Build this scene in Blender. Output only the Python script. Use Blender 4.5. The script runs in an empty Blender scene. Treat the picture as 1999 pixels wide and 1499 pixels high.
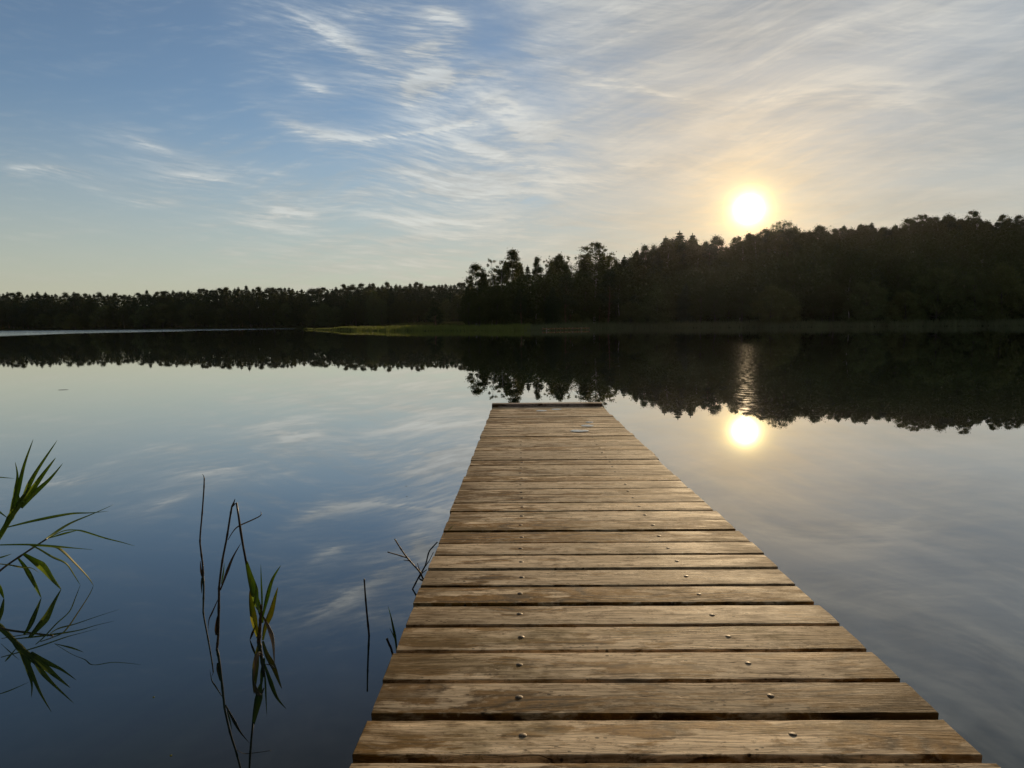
import bpy, bmesh, math, random
from mathutils import Vector, Matrix, Euler, noise as mnoise
import numpy as np

R = math.radians
scene = bpy.context.scene
col = scene.collection
rng = random.Random(11)

# ------------------------------------------------------------------ camera
H_CAM = 1.4
FOC = 1390.0
PW, PH = 1999.0, 1499.0
PITCH, ROLL = R(4.82), R(0.55)
FWD = Vector((0, math.cos(PITCH), -math.sin(PITCH)))
UP0 = Vector((0, math.sin(PITCH), math.cos(PITCH)))
XA = Vector((1, 0, 0))
RT = math.cos(ROLL) * XA - math.sin(ROLL) * UP0
UPV = math.cos(ROLL) * UP0 + math.sin(ROLL) * XA
CAM = Vector((0, 0, H_CAM))
cd = bpy.data.cameras.new('camera')
cam = bpy.data.objects.new('camera', cd)
col.objects.link(cam)
m = Matrix.Identity(4)
for i in range(3):
    m[i][0], m[i][1], m[i][2], m[i][3] = RT[i], UPV[i], -FWD[i], CAM[i]
cam.matrix_world = m
cd.sensor_width = 36.0
cd.lens = 36.0 * FOC / PW
cd.clip_start = 0.05
cd.clip_end = 6000
scene.camera = cam

def ray(px, py):
    return (FWD * FOC + RT * (px - PW / 2) + UPV * (PH / 2 - py)).normalized()
def azel(px, py):
    v = ray(px, py)
    return math.degrees(math.atan2(v.x, v.y)), math.degrees(math.asin(v.z))
def polar(az, r, z=0.0):
    return Vector((r * math.sin(R(az)), r * math.cos(R(az)), z))
def at_range(px, py, r):
    """point seen at photo pixel (px, py), r metres away over the ground"""
    v = ray(px, py)
    return CAM + v * (r / math.hypot(v.x, v.y))
def on_water(px, py):
    v = ray(px, py)
    return CAM + v * (-H_CAM / v.z)

# ------------------------------------------------------------------ objects
def tag(o, label=None, cat=None, group=None, kind=None):
    if label: o['label'] = label
    if cat: o['category'] = cat
    if group: o['group'] = group
    if kind: o['kind'] = kind
    return o
def empty(name, loc=(0, 0, 0), rotz=0.0):
    o = bpy.data.objects.new(name, None)
    o.empty_display_size = 0.2
    o.location = loc
    o.rotation_euler = (0, 0, rotz)
    col.objects.link(o)
    return o
def mesh_obj(name, verts, faces, mat, parent=None, smooth=False):
    me = bpy.data.meshes.new(name)
    me.from_pydata([tuple(v) for v in verts], [], faces)
    if smooth:
        me.polygons.foreach_set('use_smooth', [True] * len(me.polygons))
    me.update()
    if mat: me.materials.append(mat)
    o = bpy.data.objects.new(name, me)
    col.objects.link(o)
    if parent: o.parent = parent
    return o

# ------------------------------------------------------------------ node helpers
class NT:
    def __init__(s, tree): s.t = tree; s.n = tree.nodes; s.l = tree.links
    def new(s, typ, **kw):
        n = s.n.new(typ)
        for k, v in kw.items(): setattr(n, k, v)
        return n
    def put(s, sock, v):
        if isinstance(v, bpy.types.NodeSocket): s.l.new(v, sock)
        elif v is not None: sock.default_value = v
    def m(s, op, a, b=None, c=None, clamp=False):
        n = s.new('ShaderNodeMath', operation=op); n.use_clamp = clamp
        s.put(n.inputs[0], a); s.put(n.inputs[1], b); s.put(n.inputs[2], c)
        return n.outputs[0]
    def vm(s, op, a, b=None, scale=None):
        n = s.new('ShaderNodeVectorMath', operation=op)
        s.put(n.inputs[0], a); s.put(n.inputs[1], b)
        if scale is not None: s.put(n.inputs['Scale'], scale)
        return n.outputs['Value' if op in ('DOT_PRODUCT', 'LENGTH') else 'Vector']
    def noise(s, vec, scale, detail=4, rough=0.5, dist=0.0, dim='3D', lac=2.0):
        n = s.new('ShaderNodeTexNoise', noise_dimensions=dim)
        s.put(n.inputs['Vector'], vec); s.put(n.inputs['Scale'], scale)
        s.put(n.inputs['Detail'], detail); s.put(n.inputs['Roughness'], rough)
        s.put(n.inputs['Distortion'], dist); s.put(n.inputs['Lacunarity'], lac)
        return n.outputs['Fac']
    def xyz(s, x, y, z=0.0):
        n = s.new('ShaderNodeCombineXYZ')
        s.put(n.inputs[0], x); s.put(n.inputs[1], y); s.put(n.inputs[2], z)
        return n.outputs[0]
    def sep(s, v):
        n = s.new('ShaderNodeSeparateXYZ'); s.put(n.inputs[0], v)
        return n.outputs
    def ramp(s, f, lo, hi, a=0.0, b=1.0, smooth=True):
        n = s.new('ShaderNodeMapRange')
        n.interpolation_type = 'SMOOTHSTEP' if smooth else 'LINEAR'
        s.put(n.inputs['Value'], f)
        for k, v in zip(('From Min', 'From Max', 'To Min', 'To Max'), (lo, hi, a, b)): s.put(n.inputs[k], v)
        return n.outputs[0]
    def mix(s, f, a, b, blend='MIX'):
        n = s.new('ShaderNodeMix', data_type='RGBA', blend_type=blend)
        s.put(n.inputs[0], f); s.put(n.inputs[6], a); s.put(n.inputs[7], b)
        return n.outputs[2]
    def colramp(s, f, stops):
        n = s.new('ShaderNodeValToRGB')
        e = n.color_ramp.elements
        while len(e) < len(stops): e.new(0.5)
        for el, (p, c) in zip(e, stops): el.position = p; el.color = (*c, 1)
        s.put(n.inputs[0], f)
        return n.outputs[0]
def material(name):
    mt = bpy.data.materials.new(name); mt.use_nodes = True
    nt = NT(mt.node_tree)
    b = mt.node_tree.nodes['Principled BSDF']
    return mt, nt, b
def rgb(*c): return (*c, 1.0)
# ------------------------------------------------------------------ sky and sun
SUN_AZ, SUN_EL = 18.24, 8.37
SUND = Vector((math.sin(R(SUN_AZ)) * math.cos(R(SUN_EL)), math.cos(R(SUN_AZ)) * math.cos(R(SUN_EL)), math.sin(R(SUN_EL))))
world = bpy.data.worlds.new('World')
scene.world = world
world.use_nodes = True
w = NT(world.node_tree)
bg = world.node_tree.nodes['Background']
sky = w.new('ShaderNodeTexSky', sky_type='NISHITA')
sky.sun_disc = False
sky.sun_elevation = R(SUN_EL)
sky.sun_rotation = R(SUN_AZ)
sky.altitude = 50
sky.air_density = 1.0
sky.dust_density = 0.08
sky.ozone_density = 3.0
dirv = w.vm('NORMALIZE', w.new('ShaderNodeTexCoord').outputs['Generated'])
dx, dy, dz = w.sep(dirv)
RAD = 57.29578
az = w.m('MULTIPLY', w.m('ARCTAN2', dx, dy), RAD)
el = w.m('MULTIPLY', w.m('ARCSINE', dz), RAD)
theta = w.m('MULTIPLY', w.m('ARCCOSINE', w.m('MINIMUM', w.vm('DOT_PRODUCT', dirv, tuple(SUND)), 1.0)), RAD)

# cirrus: fibres on a cloud layer, warped, with the large wisps placed by azimuth and elevation
invz = w.m('DIVIDE', 1.0, w.m('ADD', w.m('MAXIMUM', dz, 0.0), 0.10))
pl = w.xyz(w.m('MULTIPLY', dx, invz), w.m('MULTIPLY', dy, invz), 0.0)
sph = w.xyz(w.m('MULTIPLY', az, 0.1), w.m('MULTIPLY', el, 0.1), 0.0)
wn = w.new('ShaderNodeTexNoise'); w.put(wn.inputs['Vector'], sph); wn.inputs['Scale'].default_value = 0.55; wn.inputs['Detail'].default_value = 1.0
warp = w.vm('SUBTRACT', wn.outputs['Color'], (0.5, 0.5, 0.5))
wz = w.sep(warp)
# fibres in the sky (degrees), running nearly level, drooping with azimuth like real cirrus
sw = w.vm('ADD', sph, w.vm('SCALE', warp, scale=0.5))
sx, sy, _ = w.sep(sw)
def fibre(kx, ky, shear, z, sc, det, rough):
    return w.noise(w.xyz(w.m('MULTIPLY', sx, kx), w.m('ADD', w.m('MULTIPLY', sy, ky), w.m('MULTIPLY', sx, shear)), z), sc, det, rough)
f1 = fibre(0.9, 7.0, 1.2, 2.0, 1.2, 10, 0.66)
f2 = fibre(1.2, 8.0, -1.5, 7.0, 1.3, 10, 0.66)
f3 = w.noise(w.vm('ADD', pl, w.vm('SCALE', warp, scale=0.9)), 1.5, 8, 0.6)
fine = fibre(1.6, 15.0, 1.0, 4.0, 2.4, 8, 0.65)
long_ = fibre(0.35, 5.0, -1.3, 11.0, 1.5, 9, 0.62)
clump = w.noise(w.vm('MULTIPLY', sw, (3.0, 6.0, 1.0)), 1.3, 8, 0.62)
fib = w.m('ADD', w.m('MULTIPLY', f1, 0.4), w.m('ADD', w.m('MULTIPLY', clump, 0.35), w.m('MULTIPLY', fine, 0.25)))

WISPS = [(-12.7, 5.01, 20.59, -2.13, -0.38, 0.58, 0.5), (-19.02, 2.27, 19.57, -0.73, 0.4, 0.91, 0.18), (-14.97, 1.47, 17.54, -0.41, 0.06, 0.33, 0.4), (-11.85, 2.0, 17.92, 0.02, -0.29, 0.37, 0.25), (-14.27, 3.36, 14.27, -0.58, 0.45, 0.37, 0.55), (-6.53, 5.15, 14.74, 0.81, 0.14, 0.16, 0.5), (-2.41, 2.4, 13.38, -0.37, -0.09, 0.33, 0.6), (-26.09, 1.64, 12.7, -0.45, -0.01, 0.21, 0.35), (-32.07, 2.66, 10.51, -0.03, -0.2, 0.14, 0.5), (-22.79, 2.98, 10.74, -0.28, -0.33, 0.29, 0.45), (-19.19, 5.87, 11.39, -0.47, -0.15, 0.33, 0.28), (-29.11, 1.99, 9.49, -0.01, 0.02, 0.16, 0.28), (-26.15, 1.63, 8.83, 0.05, 0.12, 0.12, 0.35), (-18.86, 4.34, 8.4, 0.03, 0.1, 0.21, 0.35), (-18.41, 3.46, 7.44, 0.02, -0.04, 0.21, 0.4), (-16.37, 2.22, 8.82, -0.26, -0.09, 0.37, 0.4), (-4.52, 4.69, 11.09, -0.38, 0.51, 0.74, 0.6), (-3.65, 4.22, 10.34, 0.2, 0.21, 0.45, 0.5), (-11.87, 3.0, 9.7, 0.1, 0.08, 0.16, 0.35), (-5.65, 6.2, 8.06, -0.07, 0.32, 0.37, 0.5), (-4.66, 7.23, 6.86, -0.0, -0.34, 0.29, 0.45), (-5.9, 6.02, 5.7, 0.11, 0.15, 0.25, 0.35), (5.52, 7.35, 12.17, -0.22, 0.27, 0.29, 0.5), (9.31, 4.28, 17.87, -1.4, -0.46, 0.21, 0.25), (28.5, 5.59, 15.51, -2.12, -1.27, 0.29, 0.28), (19.46, 9.73, 20.23, 0.23, -0.53, 0.74, 0.2), (6.93, 5.07, 22.69, 0.93, -0.72, 0.49, 0.3), (5.94, 6.14, 14.03, -0.1, 0.17, 0.33, 0.25), (-6.32, 2.18, 18.17, 0.66, -0.33, 1.07, 0.6), (-6.75, 1.48, 20.4, 0.3, -0.01, 0.45, 0.5), (-4.65, 2.15, 22.45, -0.77, -0.44, 0.66, 0.35), (-10.46, 2.87, 22.6, 0.0, -0.5, 0.49, 0.35), (-27.87, 2.76, 12.32, -0.98, -0.59, 0.82, 0.15), (-1.17, 2.6, 16.93, -0.19, -0.54, 0.58, 0.4),
         (6.74, 2.99, 17.88, 0.36, 0.08, 0.21, 0.35), (11.88, 2.46, 16.97, -0.82, 0.09, 0.16, 0.3), (19.87, 6.67, 16.17, -0.17, -0.12, 0.29, 0.3), (28.4, 2.55, 14.49, -1.35, -0.44, 0.25, 0.3), (19.81, 2.82, 14.12, 0.75, -0.4, 0.33, 0.3), (9.13, 3.47, 21.11, 0.95, 0.47, 0.25, 0.3), (3.44, 2.38, 19.58, -0.81, 0.02, 0.37, 0.35), (28.85, 4.69, 19.03, -0.4, 0.02, 0.29, 0.3), (-0.83, 7.04, 10.42, -0.05, -0.27, 0.16, 0.45), (2.6, 4.79, 15.09, 0.48, 0.7, 0.37, 0.35), (-1.94, 2.19, 18.71, -0.2, -0.07, 0.25, 0.4), (1.82, 2.4, 14.37, -0.66, 0.64, 0.33, 0.35), (8.73, 4.53, 10.94, -0.08, 0.32, 0.25, 0.3), (7.94, 5.36, 8.68, -0.16, -0.35, 0.25, 0.3), (6.55, 5.6, 7.62, -0.27, -0.36, 0.21, 0.3), (0.52, 5.69, 4.97, 0.24, 0.05, 0.25, 0.35), (-9.5, 5.54, 4.78, -0.02, -0.26, 0.25, 0.3), (-25.62, 5.44, 4.89, 0.21, 0.19, 0.25, 0.2), (29.01, 5.96, 11.64, -0.52, -0.62, 0.33, 0.25), (30.72, 4.31, 10.06, -0.38, -0.6, 0.29, 0.25), (-29.24, 4.3, 7.01, 0.12, 0.19, 0.21, 0.2), (2.98, 4.42, 11.09, -0.2, 0.32, 0.29, 0.4)]
azw = w.m('ADD', az, w.m('MULTIPLY', wz[0], 2.0))
elw = w.m('ADD', el, w.m('MULTIPLY', w.m('SUBTRACT', fine, 0.5), 1.1))
tot = soft = None
for (mid, hw, e0, e1, e2, wd, st) in WISPS:
    st *= 0.7 if mid < -9 else 0.85
    u = w.m('DIVIDE', w.m('SUBTRACT', azw, mid), hw)
    cen = w.m('MULTIPLY_ADD', w.m('MULTIPLY_ADD', u, e2, e1), u, e0)
    v = w.m('DIVIDE', w.m('SUBTRACT', elw, cen), wd * 1.35)
    q = w.m('ADD', w.m('MULTIPLY', v, v), w.m('POWER', w.m('ABSOLUTE', u), 4.0))
    g = w.m('MULTIPLY', w.m('EXPONENT', w.m('MULTIPLY', q, -1.0)), st)
    v2 = w.m('MULTIPLY', v, 0.36); u2 = w.m('MULTIPLY', u, 0.72)
    g2 = w.m('MULTIPLY', w.m('EXPONENT', w.m('MULTIPLY', w.m('ADD', w.m('MULTIPLY', v2, v2), w.m('MULTIPLY', u2, u2)), -1.0)), st)
    soft = g2 if soft is None else w.m('ADD', soft, g2)
    tot = g if tot is None else w.m('ADD', tot, g)
wisp = w.m('MULTIPLY', w.ramp(w.m('ADD', w.m('MULTIPLY', tot, 1.35), w.m('MULTIPLY', w.m('SUBTRACT', fib, 0.5), 2.0)), 0.10, 1.0), w.ramp(tot, 0.0, 0.30, 0.0, 0.78))
wisp = w.m('ADD', wisp, w.m('MULTIPLY', w.ramp(soft, 0.02, 0.7, 0.0, 0.72), w.ramp(w.m('ADD', w.m('MULTIPLY', fine, 0.5), w.m('MULTIPLY', f1, 0.5)), 0.36, 0.62, 0.25, 1.0)))
# the thin veil that fills the sky on the sun's side
edge = w.m('ADD', az, w.m('ADD', w.m('MULTIPLY', wz[1], 16.0), w.m('MULTIPLY', w.m('SUBTRACT', f3, 0.5), 26.0)))
veil = w.ramp(edge, -9.0, 9.0, 0.0, 1.0)
vfib = w.m('ADD', w.ramp(long_, 0.36, 0.64, 0.0, 0.14), w.m('MULTIPLY', w.m('ADD', w.ramp(f1, 0.40, 0.60, 0.0, 1.0), w.ramp(fine, 0.42, 0.6, 0.0, 0.7)), w.ramp(edge, -2.0, 16.0, 0.16, 0.05)))
veil = w.m('MULTIPLY', veil, w.m('ADD', w.ramp(edge, 0.0, 16.0, 0.50, 0.72), vfib))
low = w.ramp(el, 2.0, 11.0, 1.0, 0.0)
lowband = w.m('MULTIPLY', w.ramp(w.m('ADD', az, w.m('MULTIPLY', wz[0], 10.0)), -28.0, -4.0, 0.05, 0.85), w.m('MULTIPLY', low, w.ramp(w.m('ADD', w.m('MULTIPLY', f1, 0.6), w.m('MULTIPLY', fine, 0.4)), 0.45, 0.57, 0.0, 1.0)))
leftsoft = w.m('MULTIPLY', w.m('MULTIPLY', w.ramp(f2, 0.44, 0.66, 0.0, 0.55), w.ramp(fine, 0.38, 0.62, 0.2, 1.0)), w.m('MULTIPLY', w.ramp(el, 16.0, 9.0, 0.3, 1.0), w.ramp(az, -32.0, -14.0, 0.4, 1.0)))
dens = w.m('SUBTRACT', 1.0, w.m('MULTIPLY', w.m('SUBTRACT', 1.0, w.m('MINIMUM', wisp, 0.85)),
        w.m('MULTIPLY', w.m('SUBTRACT', 1.0, veil), w.m('MULTIPLY', w.m('SUBTRACT', 1.0, lowband), w.m('SUBTRACT', 1.0, leftsoft)))), clamp=True)
high = w.m('MULTIPLY', w.m('MULTIPLY', w.ramp(el, 20.0, 34.0, 0.0, 0.78), w.ramp(az, -26.0, 12.0, 0.25, 1.0)), w.ramp(f3, 0.3, 0.7, 0.35, 1.0))
dens = w.m('MAXIMUM', dens, high)
skyc = w.vm('SCALE', sky.outputs[0], scale=0.118)
skyc = w.mix(w.ramp(el, 24.0, 36.0, 0.20, 0.72), skyc, w.xyz(w.vm('DOT_PRODUCT', skyc, (0.33, 0.34, 0.33)), w.vm('DOT_PRODUCT', skyc, (0.33, 0.34, 0.33)), w.vm('DOT_PRODUCT', skyc, (0.36, 0.37, 0.36))))
skyc = w.vm('SCALE', skyc, scale=w.ramp(el, 23.0, 36.0, 1.0, 0.42))
# sunlit ice cloud: forward scattering makes it bright and warm towards the sun
k1 = w.m('EXPONENT', w.m('DIVIDE', theta, -9.0))
cl = w.mix(k1, rgb(0.47, 0.495, 0.49), rgb(0.80, 0.59, 0.33))
rs_ = w.ramp(w.m('ADD', az, w.m('MULTIPLY', el, 0.35)), -4.0, 12.0)
cmb = w.m('MULTIPLY_ADD', rs_, -0.14, 0.20)
thick = w.m('ADD', w.m('ADD', w.m('MULTIPLY', w.ramp(long_, 0.36, 0.64), w.ramp(el, 8.0, 20.0, 0.14, 0.24)), w.m('MULTIPLY', w.ramp(f3, 0.38, 0.62), w.ramp(el, 8.0, 22.0, 0.16, 0.30))), w.m('ADD', w.m('MULTIPLY', w.ramp(f1, 0.40, 0.62), cmb), w.m('ADD', w.m('MULTIPLY', w.ramp(fine, 0.40, 0.62), cmb), w.m('MULTIPLY', wisp, 0.28))))
cl = w.vm('SCALE', cl, scale=w.m('MULTIPLY', w.m('ADD', w.m('MULTIPLY', thick, 0.8), 0.78), w.ramp(el, 22.0, 45.0, 1.0, 0.66)))
cl = w.mix(w.ramp(el, 1.0, 13.0, 0.55, 0.0), cl, rgb(0.52, 0.47, 0.33))
hz = w.ramp(el, -3.0, 17.0, 0.88, 0.0)
skyc = w.mix(hz, skyc, rgb(0.49, 0.47, 0.355))
skyc = w.mix(w.m('MULTIPLY', dens, 0.92), skyc, cl)
# aureole: light scattered forward round the sun, falling off with the angle from it
th = w.m('MAXIMUM', theta, 0.25)
def aur(r0, n): return w.m('MINIMUM', w.m('POWER', w.m('DIVIDE', r0, th), n), 40.0)
glow = w.xyz(aur(1.32, 3.1), aur(1.22, 3.3), aur(0.95, 3.8))
skyc = w.vm('ADD', skyc, glow)
wide = w.m('EXPONENT', w.m('DIVIDE', theta, -3.6))
skyc = w.vm('ADD', skyc, w.vm('SCALE', rgb(0.40, 0.26, 0.09)[:3], scale=wide))
skyc = w.vm('SCALE', skyc, scale=1 / 0.12)
w.l.new(skyc, bg.inputs['Color'])
bg.inputs['Strength'].default_value = 0.12

sl = bpy.data.lights.new('sun', 'SUN')
sl.energy = 4.0
sl.angle = R(0.5)
sl.color = (1.0, 0.74, 0.44)
so = bpy.data.objects.new('sun', sl)
so.rotation_euler = SUND.to_track_quat('Z', 'Y').to_euler()
col.objects.link(so)
scene.view_settings.view_transform = 'Standard'
scene.view_settings.look = 'None'
scene.view_settings.exposure = 0.0
scene.view_settings.gamma = 1.0
# ------------------------------------------------------------------ shores, terrain, water
def interp(x, pts):
    if x <= pts[0][0]: return pts[0][1]
    for (a, b), (c, d) in zip(pts, pts[1:]):
        if x <= c: return b + (d - b) * (x - a) / (c - a)
    return pts[-1][1]
SHORE_R = [(-16.6, 330), (-16.3, 300), (-15.2, 243), (-12.5, 196), (-9.7, 168), (-6, 157), (-1.6, 150), (1.7, 151), (5, 168), (8.2, 186), (16, 178), (23.5, 176), (30, 180), (36, 182), (60, 190)]
BACK_R = [(-16.3, 318), (-15.2, 275), (-9.7, 225), (-8.2, 420), (-1, 900)]
HILL_R = [(-3.5, 1.6), (3, 3.0), (9, 5.5), (14, 10), (19, 14), (27, 18), (37, 20), (60, 22)]
SHORE_L = [(-60, 900), (-36, 770), (-27.5, 585), (-17.5, 470), (-10, 420), (-3, 380), (2, 360)]
def shore_r(a): return interp(a, SHORE_R) + 2.0 * math.sin(a * 2.1) + 1.2 * math.sin(a * 5.3)
def shore_l(a): return interp(a, SHORE_L) + 5.0 * math.sin(a * 1.7)
def sstep(a, b, x):
    t = min(1, max(0, (x - a) / (b - a))); return t * t * (3 - 2 * t)
def ground_right(a, r):
    if a < -16.6: return -3
    s = r - shore_r(a)
    if s < 0: return -3 + 3 * sstep(-14, 0, s)
    z = 0.55 * sstep(0, 6, s)
    if a < -1:
        b = interp(a, BACK_R)
        if r > b: return max(-3, 0.55 - 0.4 * (r - b))
        z *= sstep(b, b - 4, r) if r > b - 4 else 1
    z += interp(a, HILL_R) * sstep(18, 95, s)
    return z
def ground_left(a, r):
    s = r - shore_l(a)
    if s < 0: return -3 + 3 * sstep(-25, 0, s)
    return 0.6 * sstep(0, 6, s) + 10 * sstep(10, 170, s)
def ground(a, r):
    z = max(ground_right(a, r), ground_left(a, r) if a < 3 else -3)
    if z > 0.4:
        p = polar(a, r); z += 0.5 * (mnoise.noise(p * 0.03)) + 0.15 * mnoise.noise(p * 0.15)
    return z

soil, nt, b = material('forest_soil')
oc = nt.new('ShaderNodeTexCoord').outputs['Object']
nt.put(b.inputs['Base Color'], nt.mix(nt.ramp(nt.noise(oc, 0.35, 6, 0.6), 0.35, 0.65), rgb(0.022, 0.028, 0.010), rgb(0.045, 0.042, 0.018)))
b.inputs['Roughness'].default_value = 1.0; b.inputs['Specular IOR Level'].default_value = 0.0
azs = np.arange(-58, 60.01, 0.5)
rs = np.concatenate([np.arange(135, 340, 4.0), np.geomspace(340, 1400, 58)])
V = [polar(a, r, ground(a, r)) for a in azs for r in rs]
nr = len(rs)
Fc = [(i * nr + j, i * nr + j + 1, (i + 1) * nr + j + 1, (i + 1) * nr + j) for i in range(len(azs) - 1) for j in range(nr - 1)]
tag(mesh_obj('shore_ground', V, Fc, soil, smooth=True), kind='structure')
# lake bed: one dark sheet under all the water, out past the shores
bed, nt, b = material('lake_bed')
nt.put(b.inputs['Base Color'], nt.mix(nt.noise(nt.new('ShaderNodeTexCoord').outputs['Object'], 0.2, 4), rgb(0.02, 0.022, 0.014), rgb(0.035, 0.033, 0.02)))
tag(mesh_obj('lake_bed', [(-1500, -300, -4), (1500, -300, -4), (1500, 1500, -4), (-1500, 1500, -4)], [(0, 1, 2, 3)], bed), kind='structure')

wat, nt, b = material('lake_water')
geo = nt.new('ShaderNodeNewGeometry').outputs['Position']
px_, py_, pz_ = nt.sep(geo)
azm = nt.m('MULTIPLY', nt.m('ARCTAN2', px_, py_), 57.29578)
rr = nt.vm('LENGTH', geo)
b.inputs['Base Color'].default_value = rgb(0.006, 0.014, 0.010)
b.inputs['IOR'].default_value = 1.42
b.inputs['Coat Weight'].default_value = 0.9; b.inputs['Coat IOR'].default_value = 1.5
# a breeze ruffles the far water on the left and a thin strip along the right-hand reeds
wob = nt.m('MULTIPLY', nt.m('SUBTRACT', nt.noise(nt.vm('MULTIPLY', geo, (0.012, 0.03, 1)), 1.0, 3), 0.5), 1.0)
inner = nt.m('MULTIPLY_ADD', nt.m('ADD', azm, 36.0), 9.5, nt.m('MULTIPLY_ADD', wob, 110.0, 165.0))
band = nt.m('MULTIPLY', nt.ramp(nt.m('SUBTRACT', rr, inner), -12.0, 25.0), nt.ramp(nt.m('MULTIPLY_ADD', wob, 3.0, azm), -15.9, -17.2))
bandf = nt.m('MULTIPLY', band, nt.ramp(nt.noise(nt.vm('MULTIPLY', geo, (0.01, 0.10, 1)), 1.0, 3), 0.36, 0.52, 0.25, 1.0))
strip = nt.m('MULTIPLY', nt.ramp(nt.m('ABSOLUTE', nt.m('SUBTRACT', rr, nt.m('MULTIPLY_ADD', wob, 9.0, 164.0))), 3.0, 1.0), nt.ramp(azm, 10.0, 14.0))
ruf = nt.m('MAXIMUM', bandf, nt.m('MULTIPLY', strip, 0.5), clamp=True)
nt.put(b.inputs['Roughness'], nt.m('MULTIPLY_ADD', ruf, 0.17, 0.005))
nt.put(b.inputs['Coat Roughness'], nt.m('MULTIPLY_ADD', ruf, 0.17, 0.005))
# faint swell and tiny ripples
h1 = nt.noise(nt.vm('MULTIPLY', geo, (0.35, 0.8, 1)), 1.0, 3, 0.5)
h2 = nt.noise(nt.vm('MULTIPLY', geo, (2.2, 3.2, 1)), 1.0, 2, 0.5)
hh = nt.m('ADD', nt.m('MULTIPLY', h1, nt.ramp(rr, 12.0, 60.0, 0.00003, 0.00022)), nt.m('MULTIPLY', h2, nt.ramp(rr, 8.0, 40.0, 0.00002, 0.0003)))
bp = nt.new('ShaderNodeBump'); bp.inputs['Strength'].default_value = 1.0; bp.inputs['Distance'].default_value = 1.0
nt.put(bp.inputs['Height'], hh)
nt.put(b.inputs['Normal'], bp.outputs[0]); nt.put(b.inputs['Coat Normal'], bp.outputs[0])
nt.put(b.inputs['Coat Weight'], nt.m('MULTIPLY_ADD', ruf, 0.0, 1.0))
# capillary ripples scatter a little of the sun: a small share of the surface is rougher
gl = nt.new('ShaderNodeBsdfGlossy'); gl.inputs['Roughness'].default_value = 0.15
mx = nt.new('ShaderNodeMixShader')
nt.put(mx.inputs[0], nt.ramp(nt.noise(nt.vm('MULTIPLY', geo, (6.0, 6.0, 1)), 1.0, 2), 0.45, 0.7, 0.0, nt.ramp(rr, 9.0, 13.0, 0.0, 0.0013)))
nt.l.new(b.outputs[0], mx.inputs[1]); nt.l.new(gl.outputs[0], mx.inputs[2])
nt.l.new(mx.outputs[0], mt_out.inputs[0]) if (mt_out := wat.node_tree.nodes['Material Output']) else None
tag(mesh_obj('lake_water', [(-1498, -298, 0), (1498, -298, 0), (1498, 1498, 0), (-1498, 1498, 0)], [(0, 1, 2, 3)], wat), kind='structure')
# ------------------------------------------------------------------ the jetty
def tube(path, radii, n=6, cap=True):
    V, Fc = [], []
    P = [Vector(p) for p in path]
    for i, p in enumerate(P):
        t = (P[min(i + 1, len(P) - 1)] - P[max(i - 1, 0)]).normalized()
        a = t.cross(Vector((0.31, 0.92, 0.21))).normalized(); c = t.cross(a)
        for k in range(n):
            g = 2 * math.pi * k / n
            V.append(p + (a * math.cos(g) + c * math.sin(g)) * radii[i])
    for i in range(len(P) - 1):
        for k in range(n):
            Fc.append((i * n + k, i * n + (k + 1) % n, (i + 1) * n + (k + 1) % n, (i + 1) * n + k))
    if cap:
        Fc.append(tuple(range(n))[::-1]); Fc.append(tuple(range((len(P) - 1) * n, len(P) * n)))
    return V, Fc
def box(x0, x1, y0, y1, z0, z1):
    V = [(x, y, z) for z in (z0, z1) for y in (y0, y1) for x in (x0, x1)]
    return V, [(0, 2, 3, 1), (4, 5, 7, 6), (0, 1, 5, 4), (2, 6, 7, 3), (0, 4, 6, 2), (1, 3, 7, 5)]
def join(parts):
    V, Fc = [], []
    for v, f in parts:
        o = len(V); V += list(v); Fc += [tuple(i + o for i in q) for q in f]
    return V, Fc

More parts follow.
